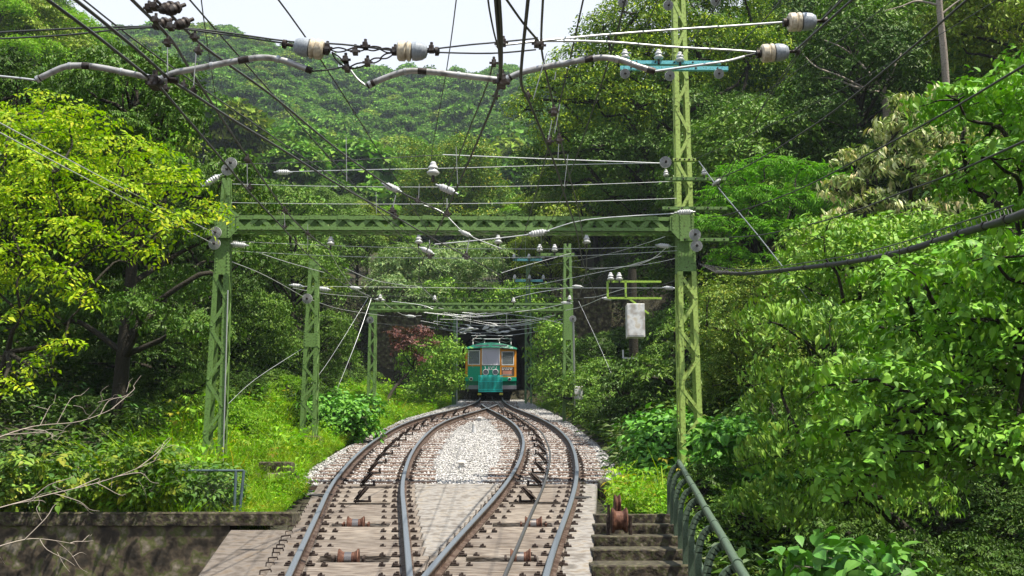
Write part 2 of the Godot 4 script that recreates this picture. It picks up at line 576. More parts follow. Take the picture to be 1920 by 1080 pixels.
func slab(g: G, x0: float, x1: float, x2: float, x3: float, s0: float, s1: float, hi: float, lo: float, cut := 0.012) -> void:
	# a board over the line from (x0 .. x1) at s0 to (x2 .. x3) at s1
	var a := [tk(x0, s0, hi - cut), tk(x1, s0, hi - cut), tk(x3, s1, hi - cut), tk(x2, s1, hi - cut)]
	var b := [tk(x0, s0, lo), tk(x1, s0, lo), tk(x3, s1, lo), tk(x2, s1, lo)]
	var t := [tk(x0 + cut, s0 + cut, hi), tk(x1 - cut, s0 + cut, hi), tk(x3 - cut, s1 - cut, hi), tk(x2 + cut, s1 - cut, hi)]
	for k in 4:
		var j := (k + 1) % 4
		g.quad(b[k], b[j], a[j], a[k])
		g.quad(a[k], a[j], t[j], t[k])
	g.quad(t[0], t[1], t[2], t[3])
	g.quad(b[3], b[2], b[1], b[0])

func deck() -> void:
	var d := Node3D.new()
	d.name = numbered("track_deck")
	d.position = tk(0, 12, 0)
	d.set_meta("kind", "structure")
	add_child(d)
	var g := G.new()
	slab(g, deck_l(3) + 0.3, deck_r(3) - 0.3, deck_l(19.45) + 0.3, deck_r(19.45) - 0.3, 3, 19.4, -0.44, -3.2)
	own("deck_body", g, M.concrete_dark, d)
	g = G.new()
	slab(g, deck_l(3), deck_l(3) + 0.3, deck_l(19.45), deck_l(19.45) + 0.3, 3, 19.45, PLANK_TOP - 0.002, -3.2)
	own("edge_beam", g, M.concrete, d)
	for r in [[3.0, 11.62], [11.63, 19.45]]:
		g = G.new()
		slab(g, deck_r(r[0]) - 0.3, deck_r(r[0]), deck_r(r[1]) - 0.3, deck_r(r[1]), r[0], r[1], PLANK_TOP - 0.002, -3.2)
		own("edge_beam", g, M.concrete_pale, d)
	var rows := [4.0, 4.6, 5.2, 5.8, 6.4, 7.0, 7.6, 8.2, 8.8, 9.4, 10.0, 10.5, 11.0, 11.6, 12.2, 12.56, 13.1, 13.7, 14.2, 14.66, 15.02, 15.6, 16.2, 16.8, 17.15, 17.7, 18.3, 18.88, 19.2, 19.45]
	for i in rows.size() - 1:
		var s0: float = rows[i] + 0.006
		var s1: float = rows[i + 1] - 0.006
		var m := (s0 + s1) * 0.5
		var cuts := [deck_l(m) + 0.302]
		var kinds := []
		var li := curve(LEFT_LINE, m) + 0.72
		var ri := curve(RIGHT_LINE, m) - 0.72
		if li > ri - 0.1:
			li = (li + ri) * 0.5
			ri = li
		if PIT_ROWS.has(rows[i]):
			var c := curve(LEFT_LINE, m)
			cuts.append_array([c - 0.37, c + 0.35])
			kinds.append_array([1, 0])
		cuts.append(li)
		kinds.append(1)
		if ri > li + 0.05:
			cuts.append(ri)
			kinds.append(2)
		if PIT_ROWS.has(rows[i]):
			var c := curve(RIGHT_LINE, m)
			cuts.append_array([c - 0.37, c + 0.35])
			kinds.append_array([1, 0])
		cuts.append(deck_r(m) - 0.302)
		kinds.append(1)
		for k in kinds.size():
			if kinds[k] == 0:
				continue
			g = G.new()
			var w0: float = cuts[k] + (0.004 if k else 0.0)
			var w1: float = cuts[k + 1] - 0.004
			var drop := rng.randf_range(-0.012, 0.006)
			var e0 := (deck_l(s0) - deck_l(m)) if k == 0 else 0.0
			var e1 := (deck_l(s1) - deck_l(m)) if k == 0 else 0.0
			var f0 := (deck_r(s0) - deck_r(m)) if k == kinds.size() - 1 else 0.0
			var f1 := (deck_r(s1) - deck_r(m)) if k == kinds.size() - 1 else 0.0
			slab(g, w0 + e0, w1 + f0, w0 + e1, w1 + f1, s0, s1, PLANK_TOP + drop, PLANK_TOP - 0.16, rng.randf_range(0.008, 0.018))
			own("plank" if kinds[k] == 1 else "infill_slab", g, M["plank%d" % rng.randi_range(0, 3)] if kinds[k] == 1 else M.concrete_pale, d)
	# iron dogs along the edge over the apron
	var dog := G.new()
	dog.bar(Vector3(-0.07, 0.012, 0.03), Vector3(0.07, 0.02, -0.03), 0.014, 0.02)
	dog.bar(Vector3(-0.07, 0.012, 0.03), Vector3(-0.075, -0.08, 0.03), 0.014, 0.014)
	dog.bar(Vector3(0.07, 0.012, -0.03), Vector3(0.075, -0.03, -0.03), 0.014, 0.014)
	var dm := dog.mesh()
	var s := 10.4
	while s < 17.0:
		var o := part("iron_dog", dm, M.iron, d)
		o.transform = Transform3D(line_frame(Vector3.ZERO).basis.rotated(above, rng.randf_range(-0.9, 0.1)).scaled(Vector3.ONE * rng.randf_range(0.5, 0.75)), tk(deck_l(s) - 0.01, s, PLANK_TOP + 0.012) - d.position)
		s += rng.randf_range(0.24, 0.42)

	# ballast bed and its stones
	g = G.new()
	var edge_l := [[19.4, -3.3], [22.0, -3.5], [27.0, -3.5], [40.0, -3.1], [48.0, -2.2], [54.6, -1.75], [62.0, -1.7]]
	var edge_r := [[19.4, 2.35], [29.6, 2.6], [40.0, 2.5], [46.0, 2.25], [57.0, 1.6], [62.0, 1.6]]
	s = 19.4
	while s < 61.0:
		var e := s + 1.3
		for k in 6:
			var u0 := k / 6.0
			var u1 := (k + 1) / 6.0
			var lift := func(u: float) -> float: return -0.168 - 0.2 * pow(absf(u * 2.0 - 1.0), 6.0)
			g.quad(tk(lerpf(table(edge_l, s), table(edge_r, s), u0), s, lift.call(u0)), tk(lerpf(table(edge_l, s), table(edge_r, s), u1), s, lift.call(u1)),
				tk(lerpf(table(edge_l, e), table(edge_r, e), u1), e, lift.call(u1)), tk(lerpf(table(edge_l, e), table(edge_r, e), u0), e, lift.call(u0)))
		s = e
	setting("ballast_bed", g, M.ballast_bed)
	var stone := G.new()
	var ico := [Vector3(0, 0.8, 0), Vector3(0.9, 0.25, 0.1), Vector3(0.2, 0.2, 1.0), Vector3(-0.85, 0.3, 0.35), Vector3(-0.5, 0.15, -0.8), Vector3(0.45, 0.3, -0.75), Vector3(0, -0.7, 0)]
	for k in 5:
		stone.tri(ico[0], ico[1 + (k + 1) % 5], ico[1 + k])
		stone.tri(ico[6], ico[1 + k], ico[1 + (k + 1) % 5])
	var places := []
	var tints := []
	for i in 66000:
		var u := rng.randf()
		var ps := 19.42 + u / 0.56 * 13.0 if u < 0.56 else 32.42 + (u - 0.56) / 0.44 * 26.0
		var over := rng.randf_range(-0.03, 0.03) + 0.05 * roll.get_noise_2d(ps * 9.0, 40.0)
		var px := lerpf(table(edge_l, ps) - 0.15, table(edge_r, ps) + 0.15, rng.randf() + over)
		if rng.randf() < 0.8 and absf(fposmod(ps - 19.85 + 0.3, 0.6) - 0.3) < 0.085 and minf(absf(px - curve(LEFT_LINE, ps)), absf(px - curve(RIGHT_LINE, ps))) < 1.03:
			continue      # the sleepers stay mostly clear
		var size := rng.randf_range(0.014, 0.03)
		var b := Basis.from_euler(Vector3(rng.randf() * TAU, rng.randf() * TAU, rng.randf() * TAU)).scaled(Vector3(size, size * rng.randf_range(0.6, 0.9), size * rng.randf_range(0.8, 1.3)))
		var nn := -0.163 + rng.randf_range(-0.014, 0.02) - 0.14 * smoothstep(0.0, 0.25, maxf(table(edge_l, ps) + 0.15 - px, px - table(edge_r, ps) + 0.15))
		places.append(Transform3D(b, tk(px, ps, nn)))
		var near_rail := minf(absf(absf(px - curve(LEFT_LINE, ps)) - 0.53), absf(absf(px - curve(RIGHT_LINE, ps)) - 0.53))
		var dusty := clampf(1.0 - near_rail / 0.5, 0.0, 1.0) * rng.randf()
		var t := (1.0 - 0.25 * dusty) * rng.randf_range(0.36, 0.58) * (0.6 if rng.randf() < 0.2 else 1.0)
		tints.append(Color(t * 1.0, t * (rng.randf_range(0.96, 1.0) - 0.05 * dusty), t * (rng.randf_range(0.93, 1.0) - 0.1 * dusty)))
	var st := scatter("ballast_stones", stone.mesh(), M.stone, places, tints, self)
	tag(st, "pale grey crushed stone ballast around the sleepers", "ballast")

func rail_mesh(line: Array, off: float, s0: float, s1: float, head: bool) -> G:
	var g := G.new()
	var prof := [[-0.06, -0.128], [-0.06, -0.115], [-0.012, -0.1], [-0.012, -0.04], [-0.03, -0.03], [-0.03, -0.013], [0.03, -0.013], [0.03, -0.03], [0.012, -0.04], [0.012, -0.1], [0.06, -0.115], [0.06, -0.128]]
	if head:
		prof = [[-0.0305, -0.0135], [-0.029, -0.004], [-0.021, 0.0], [0.021, 0.0], [0.029, -0.004], [0.0305, -0.0135]]
	var prev := []
	var s := s0
	while s <= s1 + 0.001:
		var c := curve(line, s)
		var slope := (curve(line, s + 0.2) - curve(line, s - 0.2)) / 0.4
		var across := (Vector3.RIGHT - along * slope).normalized()
		var mid := tk(c, s, 0.0) + across * off
		var ring := []
		for p in prof:
			ring.append(mid + across * p[0] + above * p[1])
		if prev:
			for k in prof.size() - 1:
				g.quad(ring[k], ring[k + 1], prev[k + 1], prev[k])
		else:
			for k in range(1, prof.size() - 1):
				g.tri(ring[0], ring[k + 1], ring[k])
		prev = ring
		s += 0.4
	return g

func track(label: String, line: Array, s_in: Vector2, s_out: Vector2, inner: float) -> Node3D:
	var t := thing("railway_track", tk(curve(line, 20), 20, 0), label, "railway track", "tracks of the passing loop")
	for side in [-1.0, 1.0]:
		var range_: Vector2 = s_in if side == inner else s_out
		var r := own("rail", rail_mesh(line, 0.5335 * side, range_.x, range_.y, false), M.rail_side, t)
		own("rail_head", rail_mesh(line, 0.5335 * side, range_.x, range_.y, true), M.rail_head, r)
	# sleepers in the ballast
	var s := 19.85
	var k := 0
	while s < 55.0:
		var g := G.new()
		var hw := 1.03 + rng.randf_range(-0.06, 0.06)
		if s > 47.0 and inner > 0.0:
			s += 0.6
			continue
		var w := 0.075 + rng.randf_range(-0.012, 0.012)
		var c := curve(line, s)
		if s > 43.0:
			c = (curve(LEFT_LINE, s) + curve(RIGHT_LINE, s)) * 0.5 if s > 47.0 else c
			hw = 1.2 if s > 47.0 else hw
		slab(g, c - hw, c + hw, c - hw, c + hw, s - w, s + w, PLANK_TOP - 0.001 + rng.randf_range(-0.012, 0.0), PLANK_TOP - 0.14, 0.008)
		own("sleeper", g, M["sleeper%d" % (k % 2)], t)
		k += 1
		s += 0.6
	# spikes and clips
	var clip := G.new()
	clip.box(Transform3D(Basis(), Vector3(0, 0.01, 0)), Vector3(0.12, 0.02, 0.1), 0.004)
	clip.box(Transform3D(Basis(), Vector3(-0.015, 0.032, 0)), Vector3(0.07, 0.025, 0.07), 0.006)
	clip.lathe(Transform3D(Basis(), Vector3(0.0, 0.04, 0)), [[0.022, 0.0], [0.022, 0.022], [0.0, 0.024]], 6)
	var cm := clip.mesh()
	s = 10.25
	while s < 26.5:
		for side in [-1.0, 1.0]:
			for e in [-1.0, 1.0]:
				var o := part("rail_clip", cm, M.iron, t)
				var x: float = curve(line, s) + side * 0.5335 + e * (0.1 + rng.randf_range(0.0, 0.015))
				o.transform = Transform3D(line_frame(Vector3.ZERO).basis.scaled(Vector3.ONE * 0.72), tk(x, s + rng.randf_range(-0.03, 0.03), PLANK_TOP) - t.position)
			if s < 19.0:
				var o2 := part("rail_clip", cm, M.iron, t)
				o2.transform = Transform3D(line_frame(Vector3.ZERO).basis.scaled(Vector3.ONE * 0.55), tk(curve(line, s) + side * (0.5335 - 0.25), s, PLANK_TOP) - t.position)
		s += 0.57
	return t

func tracks() -> void:
	track("curved track with bare pulleys, beside the grassy bank", LEFT_LINE, Vector2(5.0, 49.6), Vector2(3.4, 72.0), 1.0)
	track("curved track with the steel cable lying along it", RIGHT_LINE, Vector2(5.0, 49.6), Vector2(3.4, 72.0), -1.0)
	# the haulage cable
	var pts := PackedVector3Array()
	var s := 4.0
	while s < 60.0:
		pts.append(tk(curve(CABLE_LINE, s), s, -0.015))
		s += 0.5
	var g := G.new()
	g.tube(pts, 0.021, 0.021, 8)
	var cb := thing("haulage_cable", pts[0], "dark steel haulage cable running over the pulleys", "cable")
	own("strand", g, M.cable, cb)
	# drum rollers in the pits
	var drum := G.new()
	drum.lathe(frame(Vector3(-0.13, 0, 0), Vector3.RIGHT), [[0.0, 0.0], [0.135, 0.0], [0.14, 0.012], [0.12, 0.03], [0.1, 0.06], [0.094, 0.13], [0.1, 0.2], [0.12, 0.23], [0.14, 0.248], [0.135, 0.26], [0.0, 0.26]], 20)
	var drum_m := drum.mesh()
	var band := G.new()
	band.lathe(frame(Vector3(-0.05, 0, 0), Vector3.RIGHT), [[0.09, -0.002], [0.0985, 0.0], [0.0975, 0.09], [0.09, 0.092]], 20)
	var band_m := band.mesh()
	var brk := G.new()
	brk.box(Transform3D(Basis(), Vector3(0, -0.02, 0)), Vector3(0.03, 0.13, 0.22), 0.01)
	brk.box(Transform3D(Basis(), Vector3(0, -0.07, 0)), Vector3(0.1, 0.03, 0.26), 0.006)
	var brk_m := brk.mesh()
	for row in [[LEFT_LINE, 12.38, "rusty cable roller with a bright worn band, in the deck pit"], [LEFT_LINE, 14.84, "dull red cable roller sunk in a deck pit"], [RIGHT_LINE, 12.38, "rusty cable roller under the cable, nearer to the loop end"], [RIGHT_LINE, 14.84, "rusty cable roller under the cable, second from the loop end"]]:
		var c: float = curve(row[0], row[1]) - 0.06
		if row[0] == RIGHT_LINE:
			c = curve(CABLE_LINE, row[1]) + 0.03
		var t := thing("cable_roller", tk(c, row[1], -0.145), row[2], "roller", "cable rollers in the deck pits")
		t.basis = line_frame(Vector3.ZERO).basis.scaled(Vector3.ONE * 0.8)
		part("drum", drum_m, M.rust, t)
		part("worn_band", band_m, M.worn_steel, t)
		part("bracket", brk_m, M.iron if row[1] < 13 else M.rust, t, Transform3D(Basis(), Vector3(-0.19, 0, 0)))
		part("bracket", brk_m, M.iron if row[1] < 13 else M.rust, t, Transform3D(Basis(), Vector3(0.19, 0, 0)))
	# inclined pulleys that guide the cable round the curves
	var sheave := G.new()
	sheave.lathe(Transform3D(), [[0.0, -0.03], [0.17, -0.03], [0.19, -0.02], [0.15, 0.0], [0.19, 0.02], [0.17, 0.03], [0.05, 0.035], [0.04, 0.06], [0.0, 0.06]], 18)
	var sh_m := sheave.mesh()
	var stand := G.new()
	stand.box(Transform3D(Basis(), Vector3(0.03, -0.125, 0)), Vector3(0.34, 0.03, 0.14))
	stand.box(Transform3D(Basis(Vector3.BACK, 0.85), Vector3(0.03, 0.0, -0.02)), Vector3(0.4, 0.02, 0.3))
	stand.bar(Vector3(0.17, -0.12, 0.03), Vector3(0.17, -0.02, 0.03), 0.05, 0.04)
	var stand_m := stand.mesh()
	for side in 2:
		var line: Array = [LEFT_LINE, RIGHT_LINE][side]
		var s2 := 16.98
		var k := 0
		while s2 < 45.0:
			var c := curve(line, s2) - 0.05 if side == 0 else curve(CABLE_LINE, s2) - 0.16
			var t := thing("inclined_pulley", tk(c, s2, -0.02), "dark tilted guide pulley between bare rails" if side == 0 else "dark tilted guide pulley leaning on the steel cable", "pulley", "guide pulleys of the bare track" if side == 0 else "guide pulleys of the cable track")
			t.basis = line_frame(Vector3.ZERO).basis.scaled(Vector3.ONE * 0.72)
			part("sheave", sh_m, M.iron, t, Transform3D(Basis(Vector3.BACK, 0.85 if side == 0 else -0.75), Vector3(0.0, 0.03, 0)))
			part("stand", stand_m, M.iron, t, Transform3D(Basis.from_scale(Vector3(1 if side == 0 else -1, 1, 1)), Vector3.ZERO) if side == 0 else Transform3D(Basis(Vector3.UP, PI), Vector3.ZERO))
			s2 += 2.05 if k else 2.07
			k += 1


# ---------------------------------------------------------------- steps, handrail, walls

func steps_and_wall() -> void:
	var t := thing("concrete_steps", tk(deck_r(9) + 0.5, 9, -0.3), "dark mossy concrete steps climbing beside the deck", "steps")
	for k in range(-4, 5):
		var s := 11.56 + 0.915 * k
		var p := tk(deck_r(s) + 0.01, s, -0.06)
		var w := 1.0
		var g := G.new()
		var x0 := p.x
		g.box(Transform3D(Basis(), Vector3(x0 + w * 0.5, p.y - 0.45, p.z - 0.47)), Vector3(w, 0.9, 0.94 - 0.005), 0.012)
		own("step", g, M.concrete_dark, t)
	# the sill at the top of the steps
	var sill := thing("concrete_sill", tk(2.0, 19.2, -0.2), "mossy concrete sill between grass and ballast", "kerb")
	var g2 := G.new()
	slab(g2, 1.69, 2.55, 1.69, 2.5, 18.95, 19.35, -0.05, -0.6, 0.02)
	own("block", g2, M.concrete_dark, sill)

	# retaining wall and the sloping apron on the other side
	var ap := thing("concrete_apron", tk(-2.5, 10, -0.3), "smooth sloping concrete apron along the deck edge", "slab")
	g2 = G.new()
	var al := func(s: float) -> float: return lerpf(-2.71, -3.16, (s - 10.7) / 3.78)
	slab(g2, al.call(3.0), deck_l(3.0) - 0.003, al.call(14.5), deck_l(14.5) - 0.003, 3.0, 14.5, -0.15, -3.2, 0.03)
	own("slab", g2, M.concrete, ap)
	var w2 := thing("retaining_wall", tk(-8, 14.6, -3.0), "dark stained retaining wall with moss and a pale coping", "wall")
	g2 = G.new()
	var wx0 := -14.0
	var wx1 := -3.17
	var y0 := tk(0, 14.5, 0.0).y
	var zf := tk(0, 14.5, -0.2).z
	g2.box(Transform3D(Basis(), Vector3((wx0 + wx1) * 0.5, y0 - 1.75, zf - 0.3)), Vector3(wx1 - wx0, 3.3, 0.5))
	own("wall_face", g2, M.wall_moss, w2)
	g2 = G.new()
	g2.box(Transform3D(Basis(), Vector3((wx0 + deck_l(14.6)) * 0.5, y0 - 0.02, zf - 0.33)), Vector3(deck_l(14.6) - wx0 - 0.01, 0.16, 0.62), 0.02)
	own("coping", g2, M.concrete_dark, w2)

	# handrail: two pipes on flat posts that bend over at the top
	var h := thing("handrail", tk(2.0, 11.5, -0.4), "green pipe handrail on bent flat posts beside the steps", "handrail")
	var a := tp(1273, 866, 0.57)
	var b := tp(1396, 1080, 0.57)
	var dir := (b - a).normalized()
	b += dir * 2.2
	var top := G.new()
	var joints := G.new()
	var pts := PackedVector3Array()
	for k in 12:
		var q := a.lerp(b, k / 11.0)
		pts.append(tk(q.x, q.y, 0.57 + 0.006 * sin(k * 2.1)))
	top.tube(pts, 0.031, 0.031, 12)
	own("top_rail", top, M.green_rail, h)
	var low := G.new()
	pts = PackedVector3Array()
	for k in 12:
		var q := a.lerp(b, k / 11.0)
		pts.append(tk(q.x - 0.1, q.y, 0.2))
	low.tube(pts, 0.021, 0.021, 8)
	own("lower_rail", low, M.green_rail, h)
	var n := 11
	for k in n:
		var q := a.lerp(b, (k + 0.15) / n)
		var base := tk(q.x - 0.13, q.y, -0.75)
		var foot := base
		var g := G.new()
		var up_to := tk(q.x - 0.13, q.y, 0.0)
		var prof := [foot, up_to + Vector3(0, 0.28, 0)]
		for j in 7:
			var an := PI * 0.5 * (j + 1) / 7.0
			prof.append(up_to + Vector3(0.125 * (1.0 - cos(an)), 0.28 + 0.25 * sin(an), 0))
		for j in prof.size() - 1:
			var e: Vector3 = (prof[j + 1] - prof[j]).normalized() * 0.004
			g.bar(prof[j] - e, prof[j + 1] + e, 0.055, 0.04, Vector3.BACK)
		own("post", g, M.green_rail, h)
		g = G.new()
		var dv := (tk(b.x, b.y, 0.57) - tk(a.x, a.y, 0.57)).normalized()
		var jp := tk(q.x, q.y, 0.57)
		g.tube(PackedVector3Array([jp - dv * 0.03, jp + dv * 0.03]), 0.037, 0.037, 12)
		own("collar", g, M.green_rail, h)


# ---------------------------------------------------------------- lattice posts and beams

func lattice(t: Node3D, base: Vector3, y0: float, y1: float, w0: float, w1: float, pitch: float, paint: Material, called := "brace") -> void:
	# four corner angles with zigzag braces between the heights y0 and y1 (world) of an upright column
	var half := func(y: float) -> float: return lerpf(w0, w1, (y - y0) / (y1 - y0)) * 0.5
	var fl := minf(0.085, minf(w0, w1) * 0.36)
	for cx in [-1.0, 1.0]:
		for cz in [-1.0, 1.0]:
			var h0: float = half.call(y0)
			var h1: float = half.call(y1)
			var g := G.new()
			g.angle(Vector3(base.x + cx * h0, y0, base.z + cz * h0), Vector3(base.x + cx * h1, y1, base.z + cz * h1), fl, 0.008, Vector3(-cx, 0, 0), Vector3(0, 0, -cz))
			own("corner_angle", g, paint, t)
	var count := maxi(2, int(round((y1 - y0) / pitch)))
	for face in 4:
		for k in count:
			var ya := lerpf(y0, y1, float(k) / count) + 0.02
			var yb := lerpf(y0, y1, float(k + 1) / count) - 0.02
			var ha: float = half.call(ya) - 0.02
			var hb: float = half.call(yb) - 0.02
			var sg := 1.0 if (k + face / 2) % 2 == 0 else -1.0
			var g := G.new()
			var pa: Vector3
			var pb: Vector3
			var up := Vector3.BACK
			if face < 2:
				var zf := 1.0 if face == 0 else -1.0
				pa = Vector3(base.x - sg * ha, ya, base.z + zf * (half.call(ya) + 0.003))
				pb = Vector3(base.x + sg * hb, yb, base.z + zf * (half.call(yb) + 0.003))
			else:
				var xf := 1.0 if face == 2 else -1.0
				pa = Vector3(base.x + xf * (half.call(ya) + 0.003), ya, base.z - sg * ha)
				pb = Vector3(base.x + xf * (half.call(yb) + 0.003), yb, base.z + sg * hb)
				up = Vector3.RIGHT
			g.bar(pa, pb, 0.052, 0.007, up)
			g.lathe(frame(pa + up * 0.004 * (1.0 if face == 0 or face == 2 else -1.0), up * (1.0 if face == 0 or face == 2 else -1.0), Vector3.UP), [[0.017, 0.0], [0.014, 0.008], [0.0, 0.011]], 6)
			own(called, g, paint, t)

func plated(t: Node3D, base: Vector3, y0: float, y1: float, w0: float, w1: float, paint: Material) -> void:
	# a length of column closed with riveted plates
	var g := G.new()
	for f in 4:
		var an := f * PI * 0.5
		var o := Vector3(sin(an), 0, cos(an))
		var s := Vector3(cos(an), 0, -sin(an))
		var c0 := Vector3(base.x, y0, base.z)
		var c1 := Vector3(base.x, y1, base.z)
		g.quad(c0 + o * w0 * 0.5 - s * w0 * 0.5, c0 + o * w0 * 0.5 + s * w0 * 0.5, c1 + o * w1 * 0.5 + s * w1 * 0.5, c1 + o * w1 * 0.5 - s * w1 * 0.5)
	own("plate", g, paint, t)
	var rows := int((y1 - y0) / 0.055)
	for e in [-1.0, 1.0]:
		g = G.new()
		for k in rows:
			var y := y0 + (k + 0.5) * (y1 - y0) / rows
			var w := lerpf(w0, w1, (y - y0) / (y1 - y0)) * 0.5
			g.lathe(frame(Vector3(base.x + e * (w - 0.03), y, base.z + w), Vector3.BACK, Vector3.UP), [[0.014, 0.0], [0.011, 0.008], [0.0, 0.012]], 6)
			g.lathe(frame(Vector3(base.x + e * w, y, base.z + w - 0.03), Vector3(e, 0, 0), Vector3.UP), [[0.014, 0.0], [0.011, 0.008], [0.0, 0.012]], 6)
		var rv := own("rivets", g, paint, t)
		rv.set_meta("kind", "stuff")

func truss(called: String, a: Vector3, b: Vector3, h: float, depth: float, panel: float, paint: Material, label: String) -> Node3D:
	var t := thing(called, Vector3((a.x + b.x) * 0.5, a.y, a.z), label, "beam")
	var x := (b - a).normalized()
	var z := x.cross(Vector3.UP)
	for zs in [1.0, -1.0]:
		var o: Vector3 = z * (depth * 0.5 * zs)
		var g := G.new()
		g.angle(a + o + Vector3(0, h * 0.5, 0), b + o + Vector3(0, h * 0.5, 0), 0.075, 0.009, Vector3.DOWN, -z * zs)
		own("top_chord", g, paint, t)
		g = G.new()
		g.angle(a + o - Vector3(0, h * 0.5, 0), b + o - Vector3(0, h * 0.5, 0), 0.065, 0.009, Vector3.UP, -z * zs)
		own("bottom_chord", g, paint, t)
		var n := int(a.distance_to(b) / panel)
		for k in n:
			for e in 2:
				var u0 := a.lerp(b, (k + 0.5 * e) / n)
				var u1 := a.lerp(b, (k + 0.5 * e + 0.5) / n)
				g = G.new()
				var v0 := Vector3(0, -h * 0.42 if e == 0 else h * 0.42, 0)
				g.bar(u0 + o + v0 - z * (zs * 0.014), u1 + o - v0 - z * (zs * 0.014), 0.07, 0.008, z)
				own("web_bar", g, paint, t)
			if zs > 0:
				var p := a.lerp(b, (k + 0.5) / n) + o + Vector3(0, h * 0.36, 0) + z * 0.006
				g = G.new()
				g.bar(p - x * 0.09, p + x * 0.09, 0.07, 0.008, z)
				own("gusset", g, paint, t)
	var m := int(a.distance_to(b) / (panel * 0.62))
	for k in m:
		for e in [-1.0, 1.0]:
			if e > 0.0:
				var g := G.new()
				g.bar(a.lerp(b, float(k) / m) + z * depth * 0.46 + Vector3(0, h * 0.5 - 0.02, 0), a.lerp(b, (k + 1.0) / m) - z * depth * 0.46 + Vector3(0, h * 0.5 - 0.02, 0), 0.05, 0.008, Vector3.UP)
				own("top_lacing", g, paint, t)
			var g3 := G.new()
			g3.bar(a.lerp(b, float(k) / m) + z * depth * 0.46 * e + Vector3(0, -h * 0.5 - 0.004 * e, 0), a.lerp(b, (k + 1.0) / m) - z * depth * 0.46 * e + Vector3(0, -h * 0.5 - 0.004 * e, 0), 0.05, 0.006, Vector3.UP)
			own("bottom_lacing", g3, paint, t)
	return t

func footing(p: Vector3, t: Node3D) -> void:
	var g := G.new()
	g.box(Transform3D(Basis(), p + Vector3(0, -0.3, 0)), Vector3(0.6, 0.7, 0.6), 0.03)
	own("footing", g, M.concrete_dark, t)

const D1 := 19.3
const D2 := 39.0

